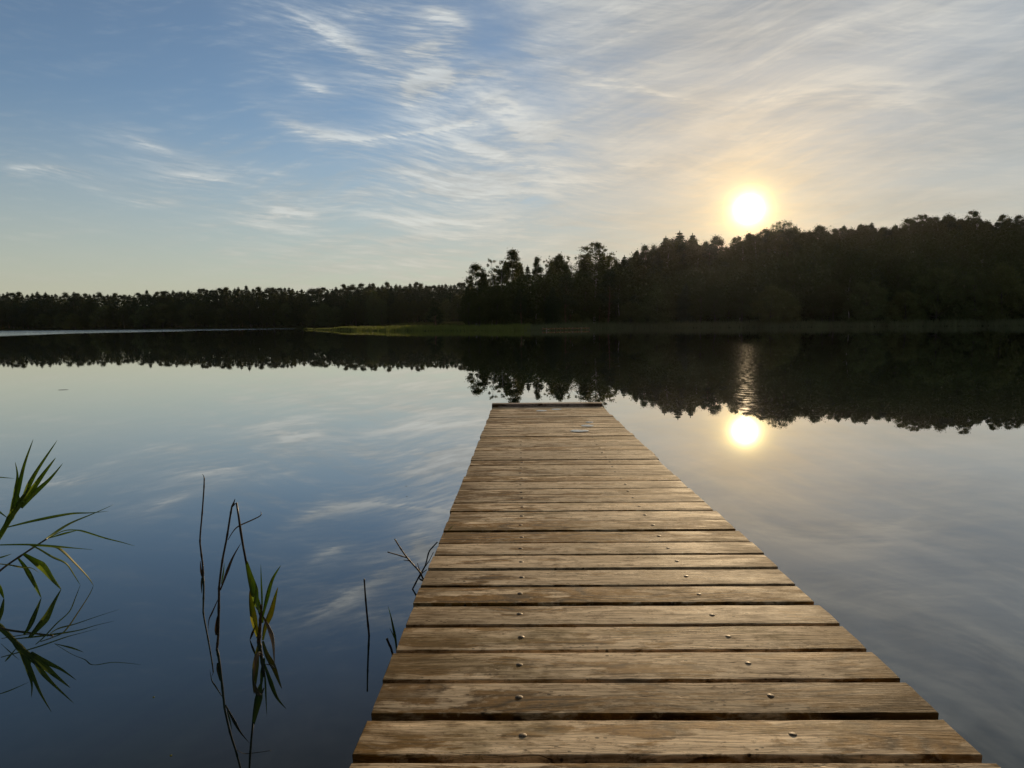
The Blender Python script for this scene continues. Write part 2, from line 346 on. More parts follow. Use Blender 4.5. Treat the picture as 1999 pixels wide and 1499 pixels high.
def wood(name, tint=(1, 1, 1), dark=1.0, wet=0.0):
    mt, nt, b = material(name)
    ob = nt.new('ShaderNodeTexCoord').outputs['Object']
    rnd = nt.new('ShaderNodeObjectInfo').outputs['Random']
    off = nt.xyz(nt.m('MULTIPLY', rnd, 91.0), nt.m('MULTIPLY', rnd, 37.0), nt.m('MULTIPLY', rnd, 53.0))
    p = nt.vm('ADD', ob, off)
    rnd2 = nt.m('FRACT', nt.m('MULTIPLY', rnd, 17.31)); rnd3 = nt.m('FRACT', nt.m('MULTIPLY', rnd, 71.7))
    wn = nt.new('ShaderNodeTexNoise'); nt.put(wn.inputs['Vector'], nt.vm('MULTIPLY', p, (1.6, 6, 6))); wn.inputs['Scale'].default_value = 1.0; wn.inputs['Detail'].default_value = 2
    wp = nt.vm('ADD', p, nt.vm('MULTIPLY', nt.vm('SUBTRACT', wn.outputs['Color'], (0.5, 0.5, 0.5)), (0.0, 0.10, 0.10)))
    grain = nt.noise(nt.vm('MULTIPLY', wp, (4, 120, 60)), 1.0, 8, 0.72)
    fineg = nt.noise(nt.vm('MULTIPLY', p, (18, 420, 200)), 1.0, 3, 0.6)
    # growth rings cut flat: long arches
    rx, ry, rz = nt.sep(wp)
    ringd = nt.m('ADD', nt.m('MULTIPLY', ry, 11.0), nt.m('MULTIPLY', nt.noise(nt.vm('MULTIPLY', p, (1.3, 5.0, 3)), 1.0, 2), 5.0))
    ring = nt.m('ABSOLUTE', nt.m('SINE', nt.m('MULTIPLY', ringd, 7.0)))
    patch = nt.noise(nt.vm('MULTIPLY', wp, (3.4, 11, 8)), 1.0, 8, 0.62)
    patch2 = nt.noise(nt.vm('ADD', nt.vm('MULTIPLY', wp, (1.5, 4.5, 5)), (9, 4, 1)), 1.0, 6, 0.62)
    grey = nt.mix(nt.ramp(grain, 0.36, 0.64), rgb(0.25, 0.19, 0.13), rgb(0.78, 0.64, 0.475))
    brown = nt.mix(nt.ramp(nt.m('ADD', nt.m('MULTIPLY', grain, 0.6), nt.m('MULTIPLY', ring, 0.4)), 0.25, 0.75), rgb(0.045, 0.024, 0.006), rgb(0.21, 0.115, 0.030))
    thr = nt.m('MULTIPLY_ADD', rnd2, 0.17, 0.42)
    c = nt.mix(nt.ramp(patch, nt.m('SUBTRACT', thr, 0.035), nt.m('ADD', thr, 0.035)), grey, brown)
    # algae and damp along the edges of some boards
    alg = nt.m('MULTIPLY', nt.ramp(patch2, 0.52, 0.66), nt.m('MULTIPLY_ADD', rnd3, 0.6, 0.15))
    c = nt.mix(alg, c, rgb(0.085, 0.060, 0.012))
    c = nt.mix(nt.m('MULTIPLY', nt.ramp(nt.noise(nt.vm('ADD', nt.vm('MULTIPLY', wp, (2.2, 9, 8)), (3, 8, 5)), 1.0, 6, 0.66), 0.55, 0.7), 0.5), c, rgb(0.52, 0.44, 0.33))
    # cracks, knots and specks
    crk = nt.noise(nt.vm('ADD', nt.vm('MULTIPLY', wp, (1.1, 42, 20)), (5, 2, 7)), 1.0, 2, 0.5)
    crack = nt.m('MULTIPLY', nt.ramp(nt.m('ABSOLUTE', nt.m('SUBTRACT', crk, 0.5)), 0.010, 0.0), nt.ramp(nt.noise(nt.vm('MULTIPLY', p, (1.3, 8, 3)), 1.0, 2), 0.52, 0.6))
    c = nt.mix(nt.m('MULTIPLY', crack, 0.9), c, rgb(0.018, 0.012, 0.008))
    vor = nt.new('ShaderNodeTexVoronoi'); nt.put(vor.inputs['Vector'], nt.vm('MULTIPLY', p, (42, 62, 30))); vor.inputs['Scale'].default_value = 1.0
    sp = nt.m('MULTIPLY', nt.ramp(vor.outputs['Distance'], 0.30, 0.18), nt.ramp(nt.noise(nt.vm('MULTIPLY', p, (7, 14, 8)), 1.0, 4, 0.7), 0.53, 0.62))
    c = nt.mix(nt.m('MULTIPLY', sp, 0.9), c, rgb(0.022, 0.018, 0.014))
    vk = nt.new('ShaderNodeTexVoronoi'); nt.put(vk.inputs['Vector'], nt.vm('MULTIPLY', p, (1.7, 5.5, 2))); vk.inputs['Scale'].default_value = 1.0
    knot = nt.ramp(vk.outputs['Distance'], 0.13, 0.05)
    kr = nt.m('ABSOLUTE', nt.m('SINE', nt.m('MULTIPLY', vk.outputs['Distance'], 75.0)))
    c = nt.mix(nt.m('MULTIPLY', knot, 0.8), c, nt.mix(kr, rgb(0.05, 0.028, 0.012), rgb(0.17, 0.10, 0.045)))
    mott = nt.noise(nt.vm('ADD', nt.vm('MULTIPLY', wp, (20, 38, 20)), (2, 6, 3)), 1.0, 6, 0.72)
    c = nt.mix(nt.ramp(mott, 0.53, 0.60, 0.0, 0.70), c, nt.mix(1.0, c, rgb(0.42, 0.38, 0.34), 'MULTIPLY'))
    c = nt.mix(nt.ramp(mott, 0.46, 0.38, 0.0, 0.30), c, rgb(0.66, 0.55, 0.42))
    ex_ = nt.sep(ob)[0]
    endm = nt.ramp(nt.m('ADD', nt.m('ABSOLUTE', nt.m('SUBTRACT', ex_, 0.335)), nt.m('MULTIPLY', nt.m('SUBTRACT', patch2, 0.5), 0.9)), 0.50, 0.72, 0.0, 0.72)
    c = nt.mix(nt.m('MULTIPLY', endm, nt.ramp(patch, 0.36, 0.56, 0.35, 1.0)), c, nt.mix(nt.ramp(grain, .3, .7), rgb(0.055, 0.033, 0.009), rgb(0.20, 0.12, 0.040)))
    tone = nt.m('MULTIPLY_ADD', rnd3, 0.55, 0.76 * dark)
    c = nt.mix(1.0, c, nt.xyz(nt.m('MULTIPLY', tone, tint[0]), nt.m('MULTIPLY', tone, tint[1]), nt.m('MULTIPLY', tone, tint[2])), 'MULTIPLY')
    nt.put(b.inputs['Base Color'], c)
    nt.put(b.inputs['Roughness'], nt.m('ADD', nt.ramp(patch, 0.38, 0.62, 0.72, 0.54), nt.m('MULTIPLY', fineg, 0.14)))
    b.inputs['Specular IOR Level'].default_value = 0.08
    hgt = nt.m('ADD', nt.m('MULTIPLY', grain, 0.0022), nt.m('MULTIPLY', fineg, 0.0010))
    hgt = nt.m('SUBTRACT', hgt, nt.m('MULTIPLY', crack, 0.003))
    hgt = nt.m('ADD', hgt, nt.m('MULTIPLY', patch2, 0.0012))
    bp = nt.new('ShaderNodeBump'); bp.inputs['Strength'].default_value = 0.9; bp.inputs['Distance'].default_value = 1.0
    nt.put(bp.inputs['Height'], hgt); nt.put(b.inputs['Normal'], bp.outputs[0])
    return mt
M_PLANK = wood('weathered_plank', (1.12, 1.07, 0.98))
M_BEAM = wood('dark_timber', (0.80, 0.80, 1.0), 0.85)
metal, nt, b = material('bolt_steel')
ob = nt.new('ShaderNodeTexCoord').outputs['Object']
nt.put(b.inputs['Base Color'], nt.mix(nt.ramp(nt.noise(ob, 220, 4), 0.4, 0.62), rgb(0.13, 0.095, 0.06), rgb(0.04, 0.024, 0.014)))
b.inputs['Metallic'].default_value = 0.4
nt.put(b.inputs['Roughness'], nt.ramp(nt.noise(ob, 160, 3), 0.3, 0.7, 0.5, 0.7))

DD = ray(1019, 650)
TT = Vector((DD.y, -DD.x, 0)).normalized()
NN = TT.cross(DD)
DO = Vector((0, 0, H_CAM - 1.0))
jetty = empty('wooden_jetty')
mj = Matrix.Identity(4)
for i in range(3):
    mj[i][0], mj[i][1], mj[i][2], mj[i][3] = TT[i], DD[i], NN[i], DO[i]
jetty.matrix_world = mj
tag(jetty, 'weathered brown plank jetty running straight out over the calm lake', 'jetty')

GAPS = [0.42, 0.615, 0.81, 1.01, 1.205, 1.402, 1.597, 1.785, 1.974, 2.17, 2.367, 2.561, 2.748, 2.947, 3.144, 3.337, 3.536, 3.733, 3.937, 4.134, 4.338, 4.518, 4.739, 4.94, 5.145, 5.346, 5.569, 5.78, 6.0, 6.214, 6.434, 6.631, 6.844, 7.045, 7.25, 7.45, 7.64, 7.84, 8.045, 8.245, 8.445, 8.64, 8.83, 9.03, 9.23, 9.425, 9.60]
GAPW = {1.597: .024, 1.785: .021, 1.974: .017, 2.17: .019, 2.367: .016, 2.561: .013, 2.748: .013, 2.947: .015, 3.144: .011, 3.337: .012, 3.536: .015, 3.733: .010, 3.937: .008, 4.134: .009, 4.338: .014, 4.518: .003, 4.739: .008, 4.94: .010, 5.145: .006, 5.346: .007, 5.569: .009, 5.78: .005, 6.0: .013, 6.214: .008, 6.434: .008, 6.631: .008, 6.844: .007}
while GAPS[0] > -1.2: GAPS.insert(0, GAPS[0] - 0.197)
dome = bmesh.new()
prof = [(0.0, 0.0027), (0.004, 0.0025), (0.0065, 0.0020), (0.009, 0.0012), (0.0108, 0.0005), (0.0114, 0.0), (0.0128, -0.0004), (0.0132, -0.002)]
V, Fc = [(0, 0, prof[0][1])], []
for r_, z_ in prof[1:]:
    for k in range(16): V.append((r_ * math.cos(k * math.pi / 8), r_ * math.sin(k * math.pi / 8), z_))
for k in range(16): Fc.append((0, 1 + k, 1 + (k + 1) % 16))
for i in range(len(prof) - 2):
    for k in range(16): Fc.append((1 + i * 16 + k, 1 + (i + 1) * 16 + k, 1 + (i + 1) * 16 + (k + 1) % 16, 1 + i * 16 + (k + 1) % 16))
BOLT_V, BOLT_F = V, Fc
bolt0 = None
prng = random.Random(5)
for i in range(len(GAPS) - 1):
    s0, s1 = GAPS[i], GAPS[i + 1]
    g0, g1 = GAPW.get(s0, .007 if s0 > 6 else .018), GAPW.get(s1, .007 if s1 > 6 else .018)
    g0 += .007 if s0 < 4.2 else .003; g0 += .003 if s0 < 2.6 else 0; g1 += .003 if s1 < 2.6 else 0; g1 += .007 if s1 < 4.2 else .003
    y0, y1 = s0 + g0 / 2, s1 - g1 / 2
    cy, hwid = (y0 + y1) / 2, (y1 - y0) / 2
    xl = -0.413 + prng.uniform(-.006, .006); xr = 1.080 + prng.uniform(-.008, .008)
    if 4.0 < cy < 5.6: xr -= 0.018
    hz_ = prng.uniform(-.0025, .0025); tilt = prng.uniform(-.0035, .0035); yaw = prng.uniform(-.0015, .0015)
    NX = 64; ring_ = [(-1, -.034, 0), (-1, -.0018, 0), (-1, -.0005, .0005), (-1, 0, .0018), (-.45, .0004, 0), (.1, .0002, 0), (.55, .0004, 0), (1, 0, -.003), (1, -.0009, -.0008), (1, -.003, 0), (1, -.034, 0)]
    V, Fc = [], []
    seed = prng.uniform(0, 900)
    for a in range(NX + 1):
        x = xl + (xr - xl) * a / NX
        ew = 0.0022
        e0 = ew * mnoise.noise(Vector((x * 9, seed, 0))) + 0.0012 * mnoise.noise(Vector((x * 60, seed, 3)))
        e1 = ew * mnoise.noise(Vector((x * 9, seed, 9))) + 0.0012 * mnoise.noise(Vector((x * 60, seed, 13)))
        for (fy, z, ins) in ring_:
            edge = (e0 if fy == -1 else e1 if fy == 1 else 0)
            yy = fy * hwid + ins + edge
            zz = z + (0.0010 * mnoise.noise(Vector((x * 5, fy * 2, seed))) - (0.0012 * abs(fy) ** 2) if z > -.01 else 0)
            xx = x
            if a in (0, NX):
                xx += (0.004 * mnoise.noise(Vector((fy * 3.1, seed, a))) + (.003 if a == 0 else -.003) * (1 if z < -.004 or z > -.001 else .4))
            V.append((xx, yy + yaw * x * 1.0, zz + hz_ + tilt * fy * .5))
    K = len(ring_)
    for a in range(NX):
        for k in range(K):
            k2 = (k + 1) % K
            Fc.append((a * K + k, a * K + k2, (a + 1) * K + k2, (a + 1) * K + k))
    Fc.append(tuple(range(K))[::-1]); Fc.append(tuple(range(NX * K, NX * K + K)))
    Fc = [tuple(reversed(f)) for f in Fc]
    pk = mesh_obj('plank', V, Fc, M_PLANK, jetty, smooth=False)
    pk.location = (0, cy, 0)
    if 0.9 < cy < 6.9:
        for u in (-0.013, 0.668):
            if bolt0 is None:
                bo = bolt0 = mesh_obj('bolt_head', BOLT_V, BOLT_F, metal, pk, smooth=True)
            else:
                bo = bolt0.copy(); col.objects.link(bo); bo.parent = pk
            bo.scale = (.84, .84, .84)
            bo.location = (u + prng.uniform(-.007, .007), prng.uniform(-.012, .012), 0.0006 + hz_)
            bo.rotation_euler = (prng.uniform(-.06, .06), prng.uniform(-.06, .06), prng.uniform(0, 3))
V, Fc = box(-.418, 1.086, 9.612, 9.79, -.10, .040)
o = mesh_obj('end_beam', V, Fc, M_BEAM, jetty)
mod = o.modifiers.new('bevel', 'BEVEL'); mod.width = .006; mod.segments = 2
for u in (-.013, .668):
    o = mesh_obj('stringer', *box(u - .04, u + .04, -1.2, 9.606, -.20, -.039), M_BEAM, jetty)
for s_ in (0.6, 3.6, 6.6, 9.3):
    for u in (-.10, .755):
        o = mesh_obj('post', *tube([(u, s_, -2.2), (u, s_, -.04)], [.06, .058], 12), M_BEAM, jetty, smooth=True)

# pale splashes dried on the far boards
spl, nt, b = material('pale_splash')
ob = nt.new('ShaderNodeTexCoord').outputs['Object']
nt.put(b.inputs['Base Color'], nt.mix(nt.ramp(nt.noise(ob, 30, 4), 0.35, 0.7), rgb(0.74, 0.77, 0.76), rgb(0.62, 0.63, 0.60)))
b.inputs['Roughness'].default_value = 0.3
def dock_xy(px, py):
    v = ray(px, py); t = (DO - CAM).dot(NN) / v.dot(NN); q = CAM + v * t - DO
    return q.dot(TT), q.dot(DD)
SPL = [((1086, 799.2), 20, 2.4, 'thin pale splash nearest the far end of the jetty'), ((1057, 801.9), 21, 2.2, 'faint pale splash left of another near the jetty end'),
       ((1151, 824.6), 15, 2.0, 'smallest pale splash on the right, beyond the widest gap'), ((1147.5, 831.2), 26, 3.6, 'bright pale oblong splash right of the jetty middle'), ((1131, 841.2), 37, 4.4, 'largest pale leaf-shaped splash on the far planks')]
for (px, py), wpx, hpx, lab in SPL:
    u, s_ = dock_xy(px, py); u0, _ = dock_xy(px - wpx / 2, py); _, sa = dock_xy(px, py + hpx / 2); _, sb = dock_xy(px, py - hpx / 2)
    ru, rs_ = u - u0, min((sb - sa) / 2, .082)
    V, Fc = [(0, 0, .0035)], []
    for lev, (k_, z_) in enumerate(((.7, .0032), (1, .0005))):
        for q in range(28):
            g = q * 2 * math.pi / 28; n_ = 1 + .22 * mnoise.noise(Vector((math.cos(g) * 1.6, math.sin(g) * 1.6, px)))
            V.append((ru * k_ * n_ * math.cos(g), rs_ * k_ * n_ * math.sin(g), z_))
    for q in range(28):
        Fc.append((0, 1 + q, 1 + (q + 1) % 28)); Fc.append((1 + q, 29 + q, 29 + (q + 1) % 28, 1 + (q + 1) % 28))
    o = mesh_obj('pale_splash', V, Fc, spl, smooth=True)
    o.matrix_world = mj @ Matrix.Translation((u, s_, .0035))
    tag(o, lab, 'splash', 'pale splashes on the far planks')
# ------------------------------------------------------------------ trees
def leaf_mat(name, c0, c1, c2, trans=0.25):
    mt, nt, b = material(name)
    rnd = nt.new('ShaderNodeObjectInfo').outputs['Random']
    geo = nt.new('ShaderNodeNewGeometry')
    isl = geo.outputs['Random Per Island']
    c = nt.mix(rnd, rgb(*c0), rgb(*c1))
    c = nt.mix(nt.m('MULTIPLY', isl, 0.3), c, rgb(*c2))
    nt.put(b.inputs['Base Color'], c)
    b.inputs['Roughness'].default_value = 0.6
    b.inputs['Specular IOR Level'].default_value = 0.08
    tr = nt.new('ShaderNodeBsdfTranslucent'); nt.put(tr.inputs['Color'], nt.mix(0.5, c, rgb(0.16, 0.17, 0.03)))
    mx = nt.new('ShaderNodeMixShader'); mx.inputs[0].default_value = trans
    nt.l.new(b.outputs[0], mx.inputs[1]); nt.l.new(tr.outputs[0], mx.inputs[2])
    nt.l.new(mx.outputs[0], mt.node_tree.nodes['Material Output'].inputs[0])
    return mt
M_LEAF = leaf_mat('broad_leaves', (0.034, 0.046, 0.016), (0.046, 0.055, 0.018), (0.052, 0.060, 0.020))
M_NEEDLE = leaf_mat('needles', (0.022, 0.038, 0.016), (0.036, 0.050, 0.020), (0.045, 0.052, 0.018), 0.12)
M_WILLOW = leaf_mat('willow_leaves', (0.055, 0.078, 0.030), (0.070, 0.080, 0.024), (0.085, 0.09, 0.035))
def bark(name, a_, c_):
    mt, nt, b = material(name)
    ob = nt.new('ShaderNodeTexCoord').outputs['Object']
    nt.put(b.inputs['Base Color'], nt.mix(nt.ramp(nt.noise(nt.vm('MULTIPLY', ob, (3, 3, 1.2)), 1.5, 5, 0.7), 0.4, 0.6), rgb(*a_), rgb(*c_)))
    b.inputs['Roughness'].default_value = 0.9
    return mt
B_DARK = bark('dark_bark', (0.035, 0.027, 0.02), (0.07, 0.055, 0.04))
B_BIRCH = bark('birch_bark', (0.06, 0.055, 0.05), (0.36, 0.34, 0.31))
B_PINE = bark('pine_bark', (0.07, 0.045, 0.03), (0.15, 0.085, 0.05))

def cards(P, size, rg, el=1.0, up=0.0):
    """small bent leaf sprays at the points P"""
    n = len(P)
    nv = rg.normal(size=(n, 3)); nv[:, 2] += up; nv /= np.linalg.norm(nv, axis=1)[:, None]
    a = np.cross(nv, rg.normal(size=(n, 3))); a /= np.linalg.norm(a, axis=1)[:, None]
    c = np.cross(nv, a)
    sz = size * rg.uniform(.55, 1.25, n)[:, None]
    w_ = sz * .5
    V = np.stack([P - a * sz * el * .5, P + c * w_ * .55 + nv * sz * .12, P + a * sz * el * .5, P - c * w_ * .55 + nv * sz * .12], 1).reshape(-1, 3)
    Fc = np.arange(n * 4).reshape(n, 4)
    return V, Fc
def blobs_to_points(B, rg):
    out = []
    for (c, r, n) in B:
        d = rg.normal(size=(n, 3)); d /= np.linalg.norm(d, axis=1)[:, None]
        out.append(np.array(c) + d * (rg.uniform(0.05, 1, n) ** 0.6 * np.where(rg.uniform(0, 1, n) < .25, rg.uniform(1, 1.9, n), 1.0))[:, None] * np.array(r))
    return np.concatenate(out)
def crown_mesh(name, V, Fc, mat):
    me = bpy.data.meshes.new(name)
    me.vertices.add(len(V)); me.vertices.foreach_set('co', V.astype(np.float32).ravel())
    me.loops.add(Fc.size); me.loops.foreach_set('vertex_index', Fc.astype(np.int32).ravel())
    me.polygons.add(len(Fc)); me.polygons.foreach_set('loop_start', np.arange(0, Fc.size, 4, dtype=np.int32))
    me.update(calc_edges=True); me.validate()
    me.materials.append(mat)
    return me
PROTO = {}
def proto(kind, H, halfw, trunk_r, blobs, leafsize, lmat, bmat, el=1.0, up=0.0, seed=1, limbs=14, extra=None, bend=.25, trunk_top=.92, dens=1.7):
    rg = np.random.default_rng(seed)
    leafsize *= .74
    blobs = [(c, r, int(n * dens * 1.5)) for c, r, n in blobs]
    P = blobs_to_points(blobs, rg)
    if extra is not None: P = np.concatenate([P, extra])
    V, Fc = cards(P, leafsize, rg, el, up)
    cm = crown_mesh(kind + '_crown', V, Fc, lmat)
    pr = random.Random(seed)
    ph = pr.uniform(0, 6)
    def axis(z): return Vector((bend * math.sin(z * .35 + ph), bend * math.cos(z * .29 + ph), z))
    zs = [H * trunk_top * i / 9 for i in range(10)]
    parts = [tube([axis(z) - Vector((0, 0, 0.6 if z == 0 else 0)) for z in zs], [trunk_r * (1 - .88 * (i / 9) ** .9) * (1.25 if i == 0 else 1) for i in range(10)], 7)]
    bs = sorted(blobs, key=lambda q: pr.random())[:limbs]
    for (c, r, n) in bs:
        c = Vector(c); z0 = max(H * .12, min(c.z - .35 * math.hypot(c.x, c.y) - .3, H * trunk_top * .95))
        a_ = axis(z0); k = trunk_r * (1 - .85 * z0 / H) * .45
        mid = a_.lerp(c, .5) + Vector((0, 0, .12 * (c - a_).length))
        parts.append(tube([a_, mid, c], [k, k * .65, k * .25], 4, False))
    V, Fc = join(parts)
    tm = bpy.data.meshes.new(kind + '_trunk'); tm.from_pydata([tuple(v) for v in V], [], Fc); tm.materials.append(bmat)
    tm.polygons.foreach_set('use_smooth', [True] * len(tm.polygons))
    PROTO[kind] = (tm, cm, H, halfw)

def profile_blobs(rg, n, z0, z1, rmax, shape, br, cnt, flat=.75, inner=.35):
    B = []
    for i in range(n):
        t = rg.uniform(0, 1); z = z0 + (z1 - z0) * t
        rad = rmax * shape(t) * rg.uniform(inner, 1) ** .7
        g = rg.uniform(0, 2 * math.pi); b_ = br * rg.uniform(.65, 1.35)
        B.append(((rad * math.cos(g), rad * math.sin(g), z), (b_, b_, b_ * flat), int(cnt * rg.uniform(.7, 1.3))))
    return B
egg = lambda t: math.sin(math.pi * (0.06 + .94 * t) ** .75) ** .8 if t < 1 else 0
domef = lambda t: math.sqrt(max(0, 1 - (2 * abs(t - .38) / (1.26 if t > .38 else .9)) ** 2))
for v in range(2):
    rg = np.random.default_rng(40 + v)
    proto('slim_birch' + 'ab'[v], 20, 3.3, .22, profile_blobs(rg, 78, 8.0, 19.4, 2.9, lambda t: max(.12, math.sin(math.pi * min(1, .08 + .9 * t))) ** .55, .8, 36, .95), .46, M_LEAF, B_BIRCH, 1.5, seed=3 + v)
    proto('round_tree' + 'ab'[v], 18, 5.2, .3, profile_blobs(rg, 95, 3.2, 17.2, 4.6, egg, 1.2, 56), .58, M_LEAF, B_DARK, 1.2, seed=7 + v)
    # pines: bare trunk below, flat clouds of needles above
    pb = profile_blobs(rg, 46, 7.5, 19.4, 3.4, lambda t: (1 - t) ** .6 * .95 + .10, 1.0, 62, .8)
    proto('pine' + 'ab'[v], 20, 3.8, .24, pb, .42, M_NEEDLE, B_PINE, 1.4, .4, seed=11 + v)
    # spruces: whorls of drooping branches
    ex = []
    z = 2.0
    while z < 21.4:
        L = min(3.6 if v == 0 else 4.2, (.40 if v == 0 else .48) * (22 - z)) + .06
        nb = 11
        for k in range(nb):
            g = rg.uniform(0, 6.283); l = L * rg.uniform(.6, 1.12)
            for q in np.linspace(.12, 1, int(8 + 10 * l / 3)):
                for _ in range(8):
                    ex.append((l * q * math.cos(g) + rg.normal() * .16, l * q * math.sin(g) + rg.normal() * .16, z - .30 * l * q ** 1.5 + .12 * l * q + rg.normal() * .10))
        z += rg.uniform(.45, .75)
    proto('spruce' + 'ab'[v], 22, 3.5, .24, [((0, 0, 21.6), (.06, .06, .4), 8)], .40, M_NEEDLE, B_DARK, 1.3, .3, seed=17 + v, limbs=0, extra=np.array(ex), bend=.06, trunk_top=.985)
    proto('willow_bush' + 'ab'[v], 7, 4.4, .16, profile_blobs(rg, 60, .4, 6.6, 3.9, lambda t: math.sqrt(max(0.05, 1 - t ** 2.2)), .95, 52), .38, M_WILLOW, B_DARK, 1.7, seed=23 + v, limbs=10)
rg = np.random.default_rng(77)
proto('pointed_tree', 20, 4.0, .26, profile_blobs(rg, 80, 3, 19.8, 3.6, lambda t: (1 - t) ** .7 * .95 + .1, .95, 38), .48, M_LEAF, B_DARK, 1.2, seed=31)
proto('dome_birch', 21, 4.6, .24, profile_blobs(rg, 90, 13.2, 20.6, 4.0, domef, .72, 26, .8, .2) + profile_blobs(rg, 34, 6, 13.5, 2.6, lambda t: .55 + .4 * t, .7, 22), .40, M_LEAF, B_BIRCH, 1.5, seed=33, limbs=40)
# weeping birch: hanging strands under a dome
ex = []
for k in range(150):
    g = rg.uniform(0, 6.283); rad = 4.3 * rg.uniform(0.15, 1) ** .6; zt = 20.5 - 4.2 * (rad / 4.3) ** 2.2 + rg.uniform(-1, .3)
    for q in np.arange(0, rg.uniform(1.2, 4.0), .2):
        ex.append((rad * math.cos(g) * (1 + .03 * q) + rg.normal() * .07, rad * math.sin(g) * (1 + .03 * q) + rg.normal() * .07, zt - q))
proto('weeping_birch', 21, 4.6, .24, profile_blobs(rg, 26, 13, 20, 3.4, domef, .6, 16) + profile_blobs(rg, 40, 4, 13.5, 3.0, lambda t: .8, .9, 34), .36, M_LEAF, B_BIRCH, 1.8, seed=35, limbs=46, extra=np.array(ex))
proto('sparse_birch', 20, 3.2, .2, profile_blobs(rg, 34, 6, 19.6, 2.9, lambda t: .95 - .35 * t, .62, 20, .9, .5), .44, M_LEAF, B_BIRCH, 1.6, seed=37, limbs=34)
lp = []
for k in range(26):
    t = k / 25; zz = 1.6 + 5.9 * t; g = k * 2.4; rad = (2.5 - 1.6 * t) * rg.uniform(.35, 1)
    lp.append(((rad * math.cos(g), rad * math.sin(g), zz), (.95, .95, .36), 70))
proto('lone_pine', 8, 3.2, .2, lp, .32, M_NEEDLE, B_PINE, 1.4, .5, seed=39, limbs=22, bend=.12)

TREE_N = [0]
first = {}
def plant(kind, pos, height, width=None, label=None, cat='tree', name='tree', group=None, rg_=rng):
    tm, cm, H, hw = PROTO[kind]
    sz = height / H
    sx = min((width / 2) / hw, 1.22 * sz) if width else sz
    root = empty(name, pos, rg_.uniform(0, 6.28))
    root.scale = (sx, sx, sz)
    tag(root, label, cat, group)
    if kind not in first:
        t = bpy.data.objects.new('trunk', tm); c = bpy.data.objects.new('crown', cm); first[kind] = (t, c)
    else:
        t, c = first[kind][0].copy(), first[kind][1].copy()
    col.objects.link(t); col.objects.link(c); t.parent = root; c.parent = root
    TREE_N[0] += 1
    return root
NAMEOF = {'slim_birch': ('birch_tree', 'birch'), 'sparse_birch': ('birch_tree', 'birch'), 'dome_birch': ('birch_tree', 'birch'), 'weeping_birch': ('birch_tree', 'birch'), 'round_tree': ('leafy_tree', 'tree'),
          'pointed_tree': ('leafy_tree', 'tree'), 'pine': ('pine_tree', 'pine'), 'lone_pine': ('pine_tree', 'pine'), 'spruce': ('spruce_tree', 'spruce'), 'willow_bush': ('willow_bush', 'bush')}
def kname(kind): return NAMEOF[kind[:-1] if kind[-1] in 'ab' and kind[:-1] in NAMEOF else kind]

